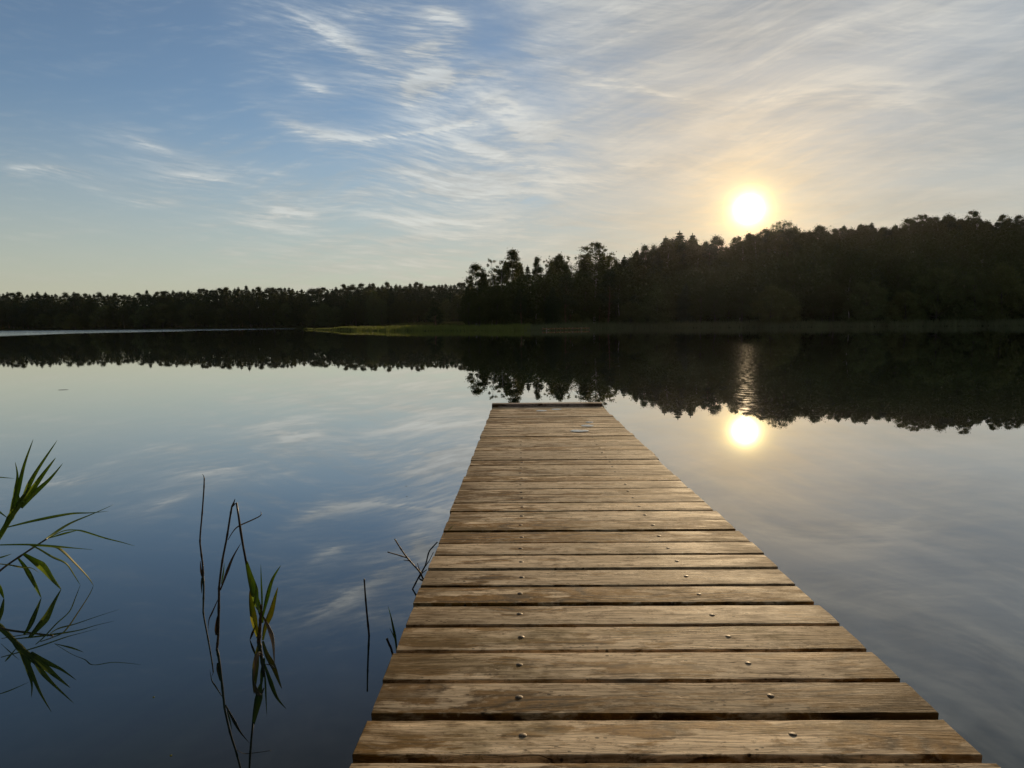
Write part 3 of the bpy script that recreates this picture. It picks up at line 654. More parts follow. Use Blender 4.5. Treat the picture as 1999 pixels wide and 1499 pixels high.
# skyline of the right-hand wood: pixel column and top row in the photograph, kind, crown width, metres behind the shore, label
G1 = ('leafy tree on the skyline of the lakeside grove, left of the pointed spruces', 'skyline trees of the lakeside grove')
G2 = ('leafy tree on the skyline under and beside the low sun', 'skyline trees near the sun')
G3 = ('leafy tree on the skyline of the high wood at the right', 'skyline trees of the high wood')
SKYLINE = [
 (930, 515, 'slim_birchb', 38, 28, 'slim oval birch standing at the left end of the lakeside grove'),
 (961, 506, 'sparse_birch', 30, 34, 'sparse gappy birch right of the slim oval birch'), (979, 508, 'sparse_birch', 28, 30, G1),
 (944, 534, 'round_treeb', 30, 40, G1), (971, 524, 'slim_bircha', 30, 44, G1), (987, 509, 'round_treea', 28, 46, G1), (1014, 511, 'round_treeb', 28, 46, G1), (1077, 506, 'round_treeb', 30, 56, G1), (1147, 494, 'round_treea', 28, 58, G1), (1176, 490, 'round_treeb', 26, 60, G1),
 (1000, 489, 'pointed_tree', 52, 36, 'tall leafy tree with a ragged point, highest at the left of the grove'),
 (1030, 517, 'sprucea', 20, 40, 'small narrow spruce top in the dip of the grove skyline'), (1049, 503, 'pointed_tree', 30, 44, G1), (1065, 507, 'sparse_birch', 22, 50, G1),
 (1092, 496, 'round_treea', 48, 44, 'broad dense round tree left of the dome-crowned birch'), (1117, 500, 'sparse_birch', 30, 50, G1), (1136, 503, 'round_treeb', 32, 46, G1),
 (1162, 472, 'dome_birch', 60, 36, 'tall birch with a round domed crown rising above the grove'), (1192, 499, 'slim_bircha', 34, 48, G1),
 (1219, 498, 'spruceb', 24, 55, 'squat spruce top between the domed birch and the pointed spruces'), (1243, 489, 'round_treea', 30, 60, G1), (1259, 477, 'pinea', 34, 62, 'ragged pine top left of the pointed spruces'), (1277, 478, 'pineb', 28, 64, 'lower ragged pine next to the pointed spruces'),
 (1300, 460, 'sprucea', 30, 66, 'leftmost of the three pointed spruces left of the sun'), (1327, 450, 'spruceb', 38, 68, 'tallest, middle one of the three pointed spruces left of the sun'), (1352, 455, 'sprucea', 34, 66, 'rightmost of the three pointed spruces left of the sun'),
 (1378, 470, 'pinea', 26, 70, G2), (1400, 460, 'pineb', 42, 72, 'flat-topped pine between the pointed spruces and the sun'), (1418, 480, 'round_treeb', 26, 74, G2), (1440, 462, 'slim_bircha', 34, 76, G2), (1463, 455, 'round_treea', 40, 76, 'rounded tree directly below the sun'), (1491, 447, 'slim_birchb', 32, 76, G2),
 (1531, 425, 'weeping_birch', 64, 74, 'drooping domed birch standing highest just right of the sun'), (1568, 451, 'round_treeb', 34, 80, G2),
 (1600, 440, 'round_treea', 46, 84, G3), (1629, 447, 'pointed_tree', 30, 84, G3), (1648, 438, 'sprucea', 18, 86, G3), (1663, 445, 'round_treeb', 30, 86, G3), (1681, 439, 'pointed_tree', 26, 86, G3), (1702, 433, 'spruceb', 28, 88, 'pointed spruce top in the middle of the high wood skyline'), (1724, 443, 'round_treea', 32, 88, G3), (1748, 437, 'sprucea', 24, 88, G3),
 (1772, 426, 'slim_bircha', 30, 90, G3), (1802, 418, 'dome_birch', 46, 90, 'domed birch at the left of the high wood crest'), (1822, 423, 'slim_birchb', 28, 90, G3), (1852, 418, 'round_treeb', 44, 90, 'dense dark dome on the high wood crest'), (1876, 427, 'round_treea', 32, 90, G3),
 (1900, 411, 'slim_bircha', 44, 90, 'highest wispy tree on the high wood crest, near the right edge'), (1926, 430, 'round_treeb', 36, 90, G3), (1958, 420, 'pointed_tree', 40, 90, G3), (1989, 419, 'pinea', 42, 90, G3), (2030, 424, 'round_treea', 48, 90, G3), (2075, 418, 'slim_birchb', 44, 90, G3), (2130, 424, 'round_treeb', 52, 90, G3), (2190, 420, 'round_treea', 52, 90, G3)]
sky_pts = []
SKYLINE.sort(key=lambda q: q[0])
for (px, py, kind, wpx, back, lab) in SKYLINE:
    a, e = azel(px, py)
    r = shore_r(a) + back
    zt = H_CAM + r * math.tan(R(e))
    g = ground(a, r)
    sky_pts.append((a, e))
    nm, cat = kname(kind)
    lb, gp = (lab, None) if isinstance(lab, str) else lab
    if gp:
        lb = lb.replace('leafy tree', {'birch': 'wispy birch', 'pine': 'pine', 'spruce': 'spruce'}.get(cat, 'leafy tree')); gp = cat + ' ' + gp
    wk = {'spruce': 1.75, 'pine': 1.15}.get(kind[:-1], 1.35)
    plant(kind, polar(a, r, g), zt - g, wpx / FOC * r / math.cos(R(a)) * wk, lb, cat, nm, gp)
def sky_el(a):
    return interp(a, [(p[0], min(p[1], 20)) for p in sky_pts])
# smaller crowns that fill the skyline between those
frng = random.Random(8)
px = 1205.0
while px < 2200:
    py = interp(px, [(q[0], q[1]) for q in SKYLINE]) + (frng.uniform(3, 13) if px > 1560 else frng.uniform(8, 20))
    a, e = azel(px, py); r = shore_r(a) + (82 if px > 1560 else 62) + frng.uniform(-8, 8); g = ground(a, r)
    kind = frng.choice(['round_treea', 'round_treeb', 'slim_birchb', 'pointed_tree', 'pineb', 'slim_bircha', 'sprucea'])
    nm, cat = kname(kind)
    wood_ = 'high wood at the right' if px > 1560 else 'wood left of the sun'
    hgt = H_CAM + r * math.tan(R(e)) - g
    plant(kind, polar(a, r, g), hgt, hgt * .5, f'smaller {cat} filling the skyline of the {wood_}', cat, nm, f'smaller {cat} skyline trees of the {wood_}')
    px += frng.uniform(9, 17)
UNDER = [azel(px, y) for px, y in [(905, 566), (918, 558), (985, 553), (1010, 540), (1025, 535), (1130, 528), (1145, 524), (1185, 522), (1196, 522), (1230, 515), (1290, 505), (1360, 500), (1420, 492), (1500, 474), (1560, 468), (1650, 462), (1750, 456), (1850, 446), (1999, 444), (2200, 444)]]
def under_el(a):
    return interp(a, UNDER)
# the wood below that skyline, row behind row
ROWS = [(9, 6.5, .50, .15), (20, 6.5, .62, .15), (34, 7.0, .74, .12), (52, 7.5, .84, .08), (70, 8.0, .90, .05), (100, 9.0, .93, .03)]
trng = random.Random(23)
for (back, step, frac, var) in ROWS:
    a = -3.0
    while a < 42:
        aa = a + trng.uniform(-.6, .6)
        r = shore_r(aa) + back + trng.uniform(-4, 4)
        grove = aa < 9.0
        skip = grove and (back < 15 or back > 80)
        g = ground(aa, r)
        lim = H_CAM + r * math.tan(R(under_el(aa) + (trng.uniform(-.25, .35) if back > 40 else 0))) - g
        hgt = min(lim, max(5, lim * (frac + trng.uniform(-var, var))))
        if grove: hgt = lim * trng.uniform(.72, .98)
        if not skip and hgt > 3.5 and aa < 41:
            if grove:
                kind = trng.choice(['pinea', 'pineb', 'round_treea', 'slim_bircha', 'pineb', 'round_treeb'])
            elif back < 12:
                kind = trng.choice(['willow_busha', 'willow_bushb', 'round_treea', 'round_treeb'])
            else:
                kind = trng.choice(['round_treea', 'round_treeb', 'round_treea', 'pointed_tree', 'slim_birchb', 'spruceb', 'round_treeb', 'pinea'])
            nm, cat = kname(kind)
            part = 'in the lakeside grove under its skyline' if grove else ('at the foot of the high wood just behind the reeds' if back < 15 else 'inside the high wood below its skyline')
            wd = {'round_tree': .56, 'willow_bus': 1.0}.get(kind[:10], .42)
            plant(kind, polar(aa, r, g), hgt, max(5.5, min(hgt * wd * 1.15, 11.5)), f'dark {cat} {part}', cat, nm, f'{cat} {part}')
        a += math.degrees(step / r) * trng.uniform(.85, 1.15) * (.8 if grove else .9)
for k in range(16):
    a = 1.6 + k * .52 + trng.uniform(-.15, .15); r = shore_r(a) + trng.uniform(48, 66)
    plant(trng.choice(['willow_busha', 'willow_bushb', 'round_treeb']), polar(a, r, ground(a, r)), trng.uniform(5.0, 8.5), trng.uniform(6, 9), 'taller bush behind the bare trunks of the lakeside grove', 'bush', 'willow_bush', 'bushes behind the grove trunks')
# undergrowth in the grove: a few low bushes, gaps between the trunks left open
for k in range(12):
    a = -2.9 + k * 1.02 + trng.uniform(-.25, .25); r = shore_r(a) + trng.uniform(16, 40)
    plant(trng.choice(['willow_busha', 'willow_bushb']), polar(a, r, ground(a, r)), trng.uniform(2.0, 4.2), trng.uniform(3.5, 6), 'low bush among the bare trunks of the lakeside grove', 'bush', 'willow_bush', 'bushes among the grove trunks')
for (px, py, kind, wpx, back, lab) in [(1079, 560, 'spruceb', 46, 14, 'paler young spruce in front of the lakeside grove'), (915, 566, 'round_treea', 52, 18, 'dense dark tree under the slim birch at the grove end'), (935, 575, 'round_treeb', 50, 12, 'low dark tree in front of the slim oval birch')]:
    a, e = azel(px, py); r = shore_r(a) + back; g = ground(a, r)
    nm, cat = kname(kind)
    plant(kind, polar(a, r, g), H_CAM + r * math.tan(R(e)) - g, wpx / FOC * r, lab, cat, nm)
# lone pine on the reed spit
a, e = azel(849, 586); r = shore_r(a) + 22; g = ground(a, r)
plant('lone_pine', polar(a, r, g), H_CAM + r * math.tan(R(e)) - g, 44 / FOC * r, 'lone small pine with layered branches on the reed spit', 'pine', 'pine_tree')

# far wood on the left bank
LSKY = [(-200, 577), (0, 574), (100, 571), (200, 573), (270, 572), (400, 563), (470, 561), (600, 563), (700, 556), (800, 554), (930, 552)]
lrng = random.Random(31)
for (back, step, dy, vary, kinds, lab, gp) in [
        (26, 20, 34, 14, ['round_treea', 'round_treeb', 'willow_busha', 'round_treea'], 'rounded leafy tree at the water edge of the far left wood', 'front trees of the far left wood'),
        (40, 17, 16, 8, ['pinea', 'round_treeb', 'spruceb', 'pineb'], 'dark tree below the skyline of the far left wood', 'middle trees of the far left wood'),
        (75, 8.0, 1.5, 5, ['pinea', 'pineb', 'spruceb', 'spruceb', 'sprucea', 'spruceb', 'pointed_tree', 'sprucea'], 'small dark treetop on the skyline of the far left wood', 'skyline trees of the far left wood')]:
    px = -190.0
    while px < 930:
        y = interp(px, LSKY) + dy + lrng.uniform(-vary, vary * .7) + 3.5 * mnoise.noise(Vector((px * .021, back, 1.0))) - (lrng.uniform(2, 6) if lrng.random() < .12 else 0) + (2.5 if lrng.random() < .3 else 0)
        a, e = azel(px, y); r = shore_l(a) + back + lrng.uniform(-6, 6); g = ground(a, r)
        hgt = H_CAM + r * math.tan(R(e)) - g
        kind = lrng.choice(kinds); nm, cat = kname(kind)
        if hgt > 4:
            lb = lab.replace('rounded leafy tree', 'low ' + cat if cat != 'tree' else 'rounded leafy tree').replace('dark tree ', f'dark {cat} ').replace('dark treetop', f'dark {cat} top' if cat != 'tree' else 'dark leafy treetop')
            plant(kind, polar(a, r, g), hgt, max(step, 13) * 2.3 / FOC * r / math.cos(R(a)), lb, cat, nm, cat + ' ' + gp)
        px += step * lrng.uniform(.75, 1.25)

# foliage deep in the woods, one mass behind the trees one can tell apart
def wood_mass(name, n, pick, size, mat, seed):
    rg = np.random.default_rng(seed); pr = random.Random(seed)
    P = np.array([pick(pr) for _ in range(n)])
    V, Fc = cards(P, size, rg, 1.1)
    me = crown_mesh(name, V, Fc, mat)
    o = bpy.data.objects.new(name, me); col.objects.link(o); return o
def pick_right(pr):
    while True:
        a = pr.uniform(9.2, 43); back = pr.uniform(16, 92); r = shore_r(a) + back; g = ground(a, r)
        lim = H_CAM + r * math.tan(R(under_el(a) - .1)) - g
        z = g + pr.uniform(0, 1) * lim * min(1, .45 + back / 110)
        return polar(a, r, z)
def pick_grove(pr):
    a = pr.uniform(-2.6, 9.4); back = pr.uniform(18, 62); r = shore_r(a) + back; g = ground(a, r)
    lim = H_CAM + r * math.tan(R(under_el(a) - .15)) - g
    z = g + (pr.uniform(.34, 1) if pr.random() < .80 else pr.uniform(0, .34)) * lim
    if a > 2.0 and pr.random() < .24: z = g + pr.uniform(0, .4) * lim
    return polar(a, r, z)
def pick_left(pr):
    px = pr.uniform(-190, 925); a, e = azel(px, interp(px, LSKY) + 4.5)
    back = pr.uniform(28, 85); r = shore_l(a) + back; g = ground(a, r)
    return polar(a, r, g + pr.uniform(0, 1) * (H_CAM + r * math.tan(R(e)) - g) * min(1, .5 + back / 140))
tag(wood_mass('wood_foliage', 110000, pick_right, .72, M_LEAF, 5), 'dark foliage filling the inside of the high wood at the right', 'foliage', kind='stuff')
tag(wood_mass('wood_foliage', 26000, pick_grove, .55, M_LEAF, 6), 'dark foliage in the upper storey of the lakeside grove', 'foliage', kind='stuff')
tag(wood_mass('wood_foliage', 70000, pick_left, 1.15, M_NEEDLE, 7), 'dark foliage filling the inside of the far left wood', 'foliage', kind='stuff')
# the bank behind the photographer, where the jetty starts, with its own trees plus closer added ones
near, nt, b = material('near_bank_grass')
nt.put(b.inputs['Base Color'], nt.mix(nt.noise(nt.new('ShaderNodeTexCoord').outputs['Object'], 2, 5), rgb(.04, .05, .015), rgb(.08, .08, .03)))
V, Fc = [], []
for i in range(41):
    for j in range(13):
        x = -80 + 4 * i; y = -4.5 - j * 4 + 1.5 * math.sin(x * .21)
        V.append((x, y, -.8 + 1.2 * sstep(0, 1.2, j) + .25 * j + .1 * mnoise.noise(Vector((x * .3, y * .3, 2)))))
for i in range(40):
    for j in range(12): Fc.append((i * 13 + j, i * 13 + j + 1, i * 13 + j + 14, i * 13 + j + 13))
tag(mesh_obj('near_bank', V, Fc, near, smooth=True), kind='structure')
brng = random.Random(3)
for k in range(22):
    x = -70 + k * 6.6 + brng.uniform(-2, 2); y = -15 - (k % 3) * 7 + brng.uniform(-2, 2)
    kind = brng.choice(['round_treea', 'round_treeb', 'pineb', 'round_treea']); nm, cat = kname(kind)
    plant(kind, (x, y, .8), brng.uniform(14, 19), brng.uniform(9, 12), f'{cat} on the near bank behind the start of the jetty', cat, nm, f'{cat} trees on the near bank')
for k, (x, y, hh_) in enumerate([(-9, -8.5, 15), (-4, -7.5, 16), (2.5, -8, 17), (8, -7.5, 15), (14, -9, 16), (-15, -9.5, 15)]):  # unseen closer trees, added to block sky light from the plank gaps
    plant(['round_treea', 'round_treeb'][k % 2], (x, y, .3), hh_, 10.5, 'tree on the near bank behind the start of the jetty', 'tree', 'leafy_tree', 'tree trees on the near bank')
# ------------------------------------------------------------------ reed belts far off
def reed_mat(name, c0, c1, c2, tr=.35):
    return leaf_mat(name, c0, c1, c2, tr)
M_REEDY = reed_mat('sunny_reeds', (0.10, 0.125, 0.028), (0.10, 0.125, 0.028), (0.17, 0.16, 0.05))
M_REEDG = reed_mat('grey_reeds', (0.085, 0.10, 0.05), (0.085, 0.10, 0.05), (0.12, 0.12, 0.075))
def reed_belt(name, a0, a1, n, depth, hgt, mat, seed):
    rg = np.random.default_rng(seed)
    A = rg.uniform(a0, a1, n)
    V = np.zeros((n, 4, 3))
    for i, a in enumerate(A):
        d = rg.uniform(0, 1) ** .8 * depth(a)
        r = shore_r(a) - 3.5 + d
        p = polar(a, r, max(-.15, ground(a, r) - .1))
        k = .7 + .5 * mnoise.noise(Vector((a * 1.7, d * .1, seed)))
        hh_ = .66 * hgt(a) * rg.uniform(.45, 1.2) * (1 + .35 * mnoise.noise(Vector((a * 6.1, d * .4, 2)))) * (.75 + .5 * k * .7)
        w_ = rg.uniform(.03, .085); g = rg.uniform(0, 6.28); le = rg.normal(size=2) * .14 * hh_
        u = Vector((math.cos(g), math.sin(g), 0)) * w_
        V[i, 0] = p - u; V[i, 1] = p + u
        top = p + Vector((le[0], le[1], hh_)); V[i, 2] = top + u * .25; V[i, 3] = top - u * .25
    me = crown_mesh(name, V.reshape(-1, 3), np.arange(n * 4).reshape(n, 4), mat)
    o = bpy.data.objects.new(name, me); col.objects.link(o)
    return o
tag(reed_belt('reed_bed', -16.25, 1.5, 14000, lambda a: interp(a, [(-16.3, 9), (-15, 22), (-10, 30), (-3, 24), (1.5, 14)]), lambda a: interp(a, [(-16.3, .15), (-15, .4), (-14, .6), (-11, 1.0), (-9, 1.25), (1, 1.45)]), M_REEDY, 3),
    'yellow-green reed bed on the low spit reaching left into the lake', 'reeds', kind='stuff')
tag(reed_belt('reed_bed', 1.0, 44, 17000, lambda a: 12.0, lambda a: interp(a, [(1, 1.4), (9, 1.8), (20, 1.8), (36, 2.0)]), M_REEDG, 4),
    'grey-green reed bed along the right-hand shore below the wood', 'reeds', kind='stuff')

# small landing stage in the far reeds
st = empty('landing_stage')
c0 = at_range(1062, 641, 143); c1 = at_range(1148, 638, 152)
c0.z = c1.z = 0
dv = (c1 - c0); L = dv.length; dv.normalize()
st.location = c0; st.rotation_euler = (0, 0, math.atan2(dv.y, dv.x))
tag(st, 'small dark landing stage on posts in the far reeds', 'landing stage')
mesh_obj('deck', *join([box(i * .22, i * .22 + .2, -.6, .6, .42, .48) for i in range(int(L / .22))] + [box(0, L, -.5, -.38, .25, .415), box(0, L, .38, .5, .25, .415)]), M_PLANK, st)
for k in range(6):
    for s_ in (-.55, .55):
        mesh_obj('post', *tube([(.2 + k * (L - .4) / 5, s_, -1), (.2 + k * (L - .4) / 5, s_, .62)], [.09, .085], 8), M_BEAM, st)

# ------------------------------------------------------------------ reeds and twigs close by
def blade_mat(name, c0, c1, c2, tr=.55):
    mt, nt, b = material(name)
    ob = nt.new('ShaderNodeTexCoord').outputs['Object']
    c = nt.mix(nt.ramp(nt.noise(ob, 9, 4, .6), .35, .65), rgb(*c0), rgb(*c1))
    c = nt.mix(nt.m('MULTIPLY', nt.ramp(nt.noise(nt.vm('MULTIPLY', ob, (60, 60, 14)), 1.0, 5, .7), .56, .68), .7), c, rgb(*c2))
    nt.put(b.inputs['Base Color'], c); b.inputs['Roughness'].default_value = .45
    t_ = nt.new('ShaderNodeBsdfTranslucent'); nt.put(t_.inputs['Color'], c)
    mx = nt.new('ShaderNodeMixShader'); mx.inputs[0].default_value = tr
    nt.l.new(b.outputs[0], mx.inputs[1]); nt.l.new(t_.outputs[0], mx.inputs[2])
    nt.l.new(mx.outputs[0], mt.node_tree.nodes['Material Output'].inputs[0])
    return mt
M_GREEN = blade_mat('reed_green', (.15, .24, .03), (.24, .32, .04), (.10, .085, .02))
M_YEL = blade_mat('reed_yellowing', (.22, .27, .035), (.33, .30, .045), (.20, .10, .035))
M_DEAD = blade_mat('reed_dead', (.10, .065, .035), (.16, .11, .06), (.06, .035, .02), .2)
M_STALK = blade_mat('stalk_dark', (.045, .032, .02), (.085, .06, .035), (.03, .02, .012), .05)
def spline(P, n=6):
    out = []
    for i in range(len(P) - 1):
        a, b_, c_, d_ = P[max(i - 1, 0)], P[i], P[i + 1], P[min(i + 2, len(P) - 1)]
        for k in range(n):
            t = k / n
            out.append(.5 * ((2 * b_) + (-a + c_) * t + (2 * a - 5 * b_ + 4 * c_ - d_) * t * t + (-a + 3 * b_ - 3 * c_ + d_) * t ** 3))
    out.append(P[-1]); return out
def lift(pts, r0, r1=None):
    """photo pixels -> points in space; range runs from r0 to r1 along the path"""
    r1 = r0 if r1 is None else r1; n = len(pts) - 1
    return [at_range(px, py, r0 + (r1 - r0) * (i / n)) for i, (px, py) in enumerate(pts)]
def wr(px, py):
    p = on_water(px, py); return math.hypot(p.x, p.y)
def blade(parent, pts, wpx, r0, r1=None, mat=None, name='blade', full=.35, fold=.25, turn=0.0):
    P = spline(lift(pts, r0, r1)); n = len(P)
    w_ = wpx / FOC * r0
    V, Fc = [], []
    for i, p in enumerate(P):
        t = i / (n - 1)
        prof_ = (min(1, .35 + .65 * t / full) if t < full else max(0.02, (1 - (t - full) / (1 - full)) ** .75))
        tan = (P[min(i + 1, n - 1)] - P[max(i - 1, 0)]).normalized()
        view = (p - CAM).normalized()
        side = tan.cross(view).normalized()
        nrm = side.cross(tan)
        ang = turn + .5 * math.sin(t * 3 + len(pts))
        side = side * math.cos(ang) + nrm * math.sin(ang)
        nrm = side.cross(tan)
        hw_ = w_ * .5 * prof_
        V += [p - side * hw_, p + nrm * hw_ * fold * 2, p + side * hw_]
    for i in range(n - 1):
        a = i * 3
        Fc += [(a, a + 1, a + 4, a + 3), (a + 1, a + 2, a + 5, a + 4)]
    org = parent.location
    o = mesh_obj(name, [v - org for v in V], Fc, mat, parent, smooth=True)
    mod = o.modifiers.new('thickness', 'SOLIDIFY'); mod.thickness = .0006
    return o
def stalk(parent, pts, w0, w1, r0, r1=None, mat=None, name='stem', below=None, straight=False):
    L_ = lift(pts, r0, r1)
    P = L_ if straight else spline(L_)
    if below: P = [P[0] - Vector((0, 0, below))] + P
    n = len(P); k = .5 / FOC * r0
    rad = [k * (w0 + (w1 - w0) * i / (n - 1)) for i in range(n)]
    for i in range(n):                                   # nodes along the stem
        rad[i] *= 1.0 + (.22 if i % 7 == 4 else 0)
    V, Fc = tube(P, rad, 8)
    org = parent.location
    return mesh_obj(name, [v - org for v in V], Fc, mat, parent, smooth=True)
def plant_root(name, px, py, label, cat, group=None):
    p = on_water(px, py); p.z = 0
    return tag(empty(name, p), label, cat, group)

rA = wr(-70, 1156)
g1 = plant_root('reed_plant', -70, 1156, 'green reed with an upright leafy tuft at the left edge of the water', 'reed')
stalk(g1, [(-70, 1156), (-36, 1100), (0, 1045), (25, 1004), (45, 978)], 9, 7, rA, None, M_GREEN, below=.3)
for pts, w_, m_, tn in [([(18, 1012), (26, 985), (36, 952), (48, 905), (65, 857)], 10, M_GREEN, 0), ([(20, 1005), (30, 958), (34, 928), (29.5, 901)], 6, M_GREEN, .3), ([(40, 984), (56, 948), (75, 914), (112, 859)], 9, M_GREEN, .2),
                    ([(34, 994), (62, 957), (84, 926), (109, 893)], 11, M_GREEN, 0), ([(42, 992), (68, 962), (97, 935), (123, 904)], 9, M_GREEN, .4), ([(15, 1029), (68, 1016), (136, 1003), (177, 1001), (212, 998)], 6, M_GREEN, .5),
                    ([(6, 1036), (20, 1010), (42, 975), (58, 950)], 13, M_GREEN, 0), ([(-40, 932), (-10, 931), (29, 934)], 3, M_GREEN, .6), ([(-12, 992), (0, 1000), (16, 1012)], 4, M_GREEN, .4), ([(36, 985), (37, 975), (35, 962)], 5, M_GREEN, .4)]:
    blade(g1, pts, w_ * .85, rA, None, m_, turn=tn)
rG = wr(-75, 1192)
g2 = plant_root('reed_plant', -75, 1192, 'reed leaning right from the left edge, its blades drooping into the water', 'reed')
stalk(g2, [(-75, 1192), (-40, 1156), (0, 1114), (45, 1082), (91, 1052)], 4.5, 2.8, 4.4, 4.52, M_STALK, below=.3)
blade(g2, [(80, 1059), (100, 1045), (136, 1022), (181, 1003), (222, 985)], 4.5, 4.5, 4.9, M_GREEN, turn=.3)
for pts, w_, r1_, m_, tn in [([(93, 1051), (127, 1041), (149, 1036)], 4, 4.35, M_GREEN, .4), ([(93, 1051), (125, 1036), (150, 1035), (166, 1038), (204, 1050), (236, 1058), (264, 1066)], 4, 3.97, M_GREEN, .2), ([(-14, 1064), (54, 1063), (113, 1067), (147, 1070), (182, 1073)], 5, 4.35, M_GREEN, .5),
                         ([(56, 1063), (75, 1071), (102, 1087), (129, 1100), (145, 1123), (157, 1142.5)], 5, wr(157, 1142), M_GREEN, .2), ([(66, 1065), (92, 1066), (116, 1071), (147, 1100), (172, 1127), (183, 1144)], 6, wr(183, 1143), M_YEL, .3),
                         ([(46, 1081), (66, 1094), (84, 1107), (102, 1130), (120, 1151)], 15, wr(120, 1150), M_GREEN, 0), ([(36, 1090), (50, 1109), (68, 1141), (81, 1168)], 9, wr(81, 1167), M_GREEN, .1),
                         ([(-8, 1100), (20, 1103), (41, 1107), (62, 1109), (76, 1118)], 3.5, 4.3, M_YEL, .4), ([(-12, 1128), (0, 1150), (8, 1169)], 8, wr(8, 1168), M_GREEN, .2), ([(-10, 1090), (5, 1087), (23, 1081)], 3, 4.3, M_GREEN, .5)]:
    blade(g2, pts, w_ * .85, 4.45, r1_, m_, turn=tn, full=.45)

rB = wr(396.5, 1126)
g3 = plant_root('dead_reed_stalk', 396.5, 1126, 'bare dead stalk standing alone in the water, leftmost upright stem', 'reed stalk')
stalk(g3, [(396.5, 1126), (396, 1106), (392, 1073), (390.5, 1051), (394.6, 1002), (398, 955), (398.7, 932)], 3.6, 2.2, rB, None, M_STALK, below=.3)
blade(g3, [(394, 1126), (392, 1110), (391, 1094)], 4, rB, None, M_DEAD, 'sheath')
blade(g3, [(398.5, 934), (397.5, 929), (394.5, 925)], 1.6, rB, None, M_DEAD, 'withered_tip')
rC = wr(423.4, 1267)
g4 = plant_root('broken_reed', 423.4, 1267, 'tall broken reed snapped over at the top, its leaf hanging down', 'reed')
stalk(g4, [(423.4, 1267), (426, 1237), (427.5, 1166), (428, 1144), (434, 1095), (442.5, 1051), (449, 1010), (453, 987)], 4.6, 3.2, rC, None, M_STALK, below=.3)
stalk(g4, [(452, 990), (457, 984.5), (461.7, 981.5), (465.8, 1007.5), (470, 1037.6), (475, 1068), (481, 1100)], 3.2, 4.0, rC, None, M_STALK, 'snapped_top', straight=True)
blade(g4, [(452, 990), (456, 982), (459, 973)], 4, rC, None, M_DEAD, 'sheath')
blade(g4, [(481, 1096), (487.6, 1122), (496, 1152.5), (501, 1180), (508, 1196)], 15, rC, rC - .05, M_GREEN, full=.5)
blade(g4, [(445, 1054), (455, 1037.6), (466, 1027), (490, 1016), (507, 1007.5), (510, 1002), (508, 998)], 4, rC, rC + .1, M_DEAD, turn=.4)
blade(g4, [(430, 1152.5), (444, 1114), (455, 1087), (471, 1059)], 5.5, rC, None, M_DEAD, turn=.3)
blade(g4, [(432, 1140), (436, 1118), (438, 1098)], 3, rC, None, M_GREEN, turn=.3)
blade(g4, [(426, 1169), (414, 1196), (408, 1210), (406, 1233)], 3, rC, None, M_DEAD, turn=.3)
blade(g4, [(422, 1240), (422, 1222), (424, 1202)], 6, rC, None, M_DEAD, 'sheath')
rD = wr(505, 1252)
g5 = plant_root('young_reed', 505, 1252, 'short green and yellow reed shoot with brown curled leaves at its foot', 'reed')
stalk(g5, [(505, 1252), (507, 1230), (509, 1200), (510, 1180)], 8, 4, rD, None, M_DEAD, below=.3)
for pts, w_, r1_, m_, tn in [([(504, 1246), (498, 1221), (491, 1180), (487.6, 1152)], 13, rD, M_YEL, .1), ([(513, 1216), (507, 1188), (501, 1157)], 9, rD, M_GREEN, .2), ([(513, 1204), (519, 1177), (531, 1133), (548.5, 1103)], 8, rD, M_GREEN, .2),
                         ([(513, 1250), (518, 1224), (529, 1196), (537, 1166), (542.5, 1146)], 11, rD, M_YEL, 0), ([(509.5, 1221), (511.5, 1180), (510, 1133), (509, 1101)], 3.5, rD, M_GREEN, .3), ([(514, 1204), (526, 1229), (533, 1254), (535.7, 1297)], 8, wr(535.7, 1296), M_DEAD, .2),
                         ([(499, 1221), (492, 1238), (487.6, 1250)], 5, wr(487.6, 1249), M_DEAD, .2), ([(513, 1280), (506, 1275), (500, 1286), (497, 1308), (494.5, 1329)], 8, wr(494.5, 1328), M_DEAD, .1)]:
    r0_ = rD if pts[0][1] < 1270 else wr(494.5, 1328) + .06
    blade(g5, pts, w_, r0_, r1_, m_, turn=tn, full=.45)
rE = wr(720.5, 1240)
g6 = plant_root('bare_stick', 720.5, 1240, 'single thin bare stick upright in the water beside the jetty', 'stick')
stalk(g6, [(720.5, 1240), (716, 1195), (713, 1160), (711, 1130)], 4.2, 2.8, rE, None, M_STALK, 'stem', below=.3)
rF = wr(805, 1150)
g7 = plant_root('dead_reed_stalk', 805, 1150, 'dark dead stem bending up from the water to the jetty edge', 'reed stalk')
stalk(g7, [(805, 1150.5), (819, 1123.5), (830, 1104), (837, 1078.5), (844.5, 1068), (854, 1058)], 3.2, 2.4, rF, rF, M_STALK, 'stem', below=.2)
p = at_range(846, 1160, 2.98); p.z = -.05
g7b = tag(empty('forked_twig', p), 'forked brown dead twig leaning out from the left side of the jetty', 'twig')
stalk(g7b, [(846, 1160), (836, 1145), (825.6, 1129), (819, 1116), (799.5, 1094), (785, 1075), (770.6, 1052)], 4.2, 2.4, 2.98, 2.9, M_DEAD, 'stem', below=.25)
stalk(g7b, [(794, 1088.5), (776, 1083), (756.6, 1077.6)], 2.6, 2.0, 2.93, 2.9, M_DEAD, 'branch')
stalk(g7b, [(799.5, 1094.7), (794, 1094), (788, 1093)], 1.8, 1.2, 2.94, None, M_DEAD, 'branch')
stalk(g7b, [(820, 1115), (817, 1107), (815, 1099)], 2.2, 1.0, 2.95, None, M_DEAD, 'branch')
stalk(g7, [(830, 1106), (838, 1094), (846, 1078)], 1.8, 1.2, rF, None, M_STALK, 'branch')
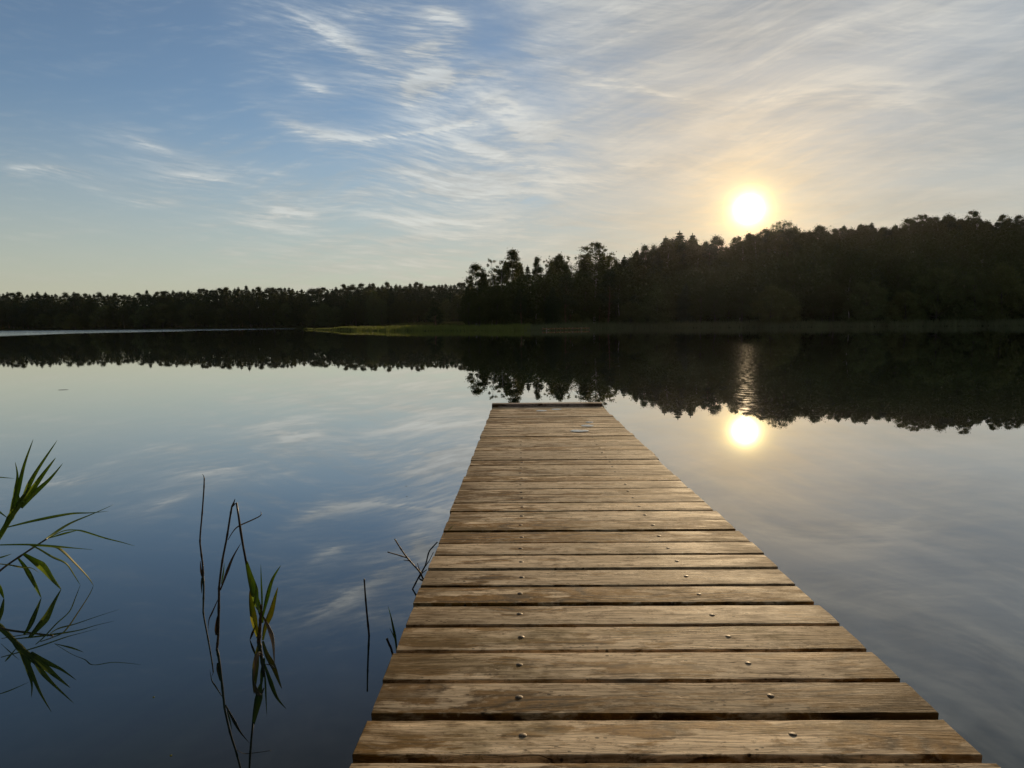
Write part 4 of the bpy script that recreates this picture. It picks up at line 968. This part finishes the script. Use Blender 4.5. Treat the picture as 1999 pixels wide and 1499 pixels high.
stalk(g7, [(818, 1128), (824, 1119), (833, 1112)], 2.4, 1.6, rF, None, M_STALK, 'branch')
blade(g7, [(818, 1129), (824, 1133), (829, 1136)], 4, rF, None, M_DEAD, 'withered_leaf')
p = at_range(774, 1345, 2.62); p.z = 0
g8 = tag(empty('grass_shoot', p), 'thin green grass shoot rising at the left edge of the jetty', 'grass shoot')
blade(g8, [(776, 1290), (772.5, 1251), (767, 1222), (762.5, 1201), (757.5, 1183)], 5, 2.62, None, M_GREEN, turn=.2)
blade(g8, [(772, 1250), (767, 1238), (760, 1225)], 2.4, 2.62, None, M_GREEN, turn=.2)
stalk(g8, [(779, 1345), (776, 1290)], 3, 2.4, 2.62, None, M_GREEN, below=.2, straight=True)
p = at_range(780, 1345, 2.58); p.z = 0
g9 = tag(empty('reed_stub', p), 'short dark cut reed stub below the grass shoot at the jetty edge', 'reed stub')
stalk(g9, [(782, 1340), (765, 1271), (760, 1258.6), (755, 1246)], 4.4, 4.4, 2.58, None, M_STALK, 'stem', below=.2)
u, s_ = dock_xy(876, 1034)
p = mj @ Vector((u, s_, .003))
g10 = tag(empty('fallen_grass', p), 'tiny yellow-green grass blade lying on the jetty planks', 'grass blade')
rr_ = math.hypot(p.x, p.y)
blade(g10, [(874, 1036), (880, 1030), (888, 1023)], 2.0, rr_ - .02, rr_ + .03, M_YEL)
# specks of leaf litter floating on the water
M_SPECK = M_DEAD
for k, (px, py, wd, lab) in enumerate([(123, 761, 16, 'dark floating leaf far out at the left, beyond the reeds'), (794, 969, 3, 'tiny dark speck floating left of the jetty, nearer one of two'), (793, 949, 3, 'tiny dark speck floating left of the jetty, farther one of two'), (847, 925, 3, 'tiny floating speck close to the far left side of the jetty'), (300, 1361, 4, 'pale floating scrap on the dark water between the reeds'), (334, 1475, 5, 'pale floating scrap near the bottom edge below the broken reed')]):
    p = on_water(px, py); p.z = .0015
    s_ = wd / FOC * p.length * .5
    V = [(0, 0, .002)] + [(s_ * math.cos(q * .785) * (1 + .3 * math.sin(q * 2.3 + k)), s_ * math.sin(q * .785) * .8, 0) for q in range(8)]
    o = mesh_obj('floating_leaf', V, [(0, 1 + q, 1 + (q + 1) % 8) for q in range(8)], M_SPECK if k < 4 else M_YEL)
    o.location = p
    tag(o, lab, 'leaf', 'leaf scraps floating on the lake')

# ------------------------------------------------------------------ evening haze over the lake
hm = bpy.data.materials.new('evening_haze'); hm.use_nodes = True
ht = hm.node_tree; ht.nodes.clear()
ho = ht.nodes.new('ShaderNodeOutputMaterial'); hv = ht.nodes.new('ShaderNodeVolumePrincipled')
hv.inputs['Color'].default_value = rgb(0.86, 0.84, 0.97); hv.inputs['Density'].default_value = 0.000017; hv.inputs['Anisotropy'].default_value = 0.8
ht.links.new(hv.outputs[0], ho.inputs['Volume'])
hb = mesh_obj('haze', *box(-1600, 1600, -400, 1600, -5.5, 75), hm)
tag(hb, kind='stuff')
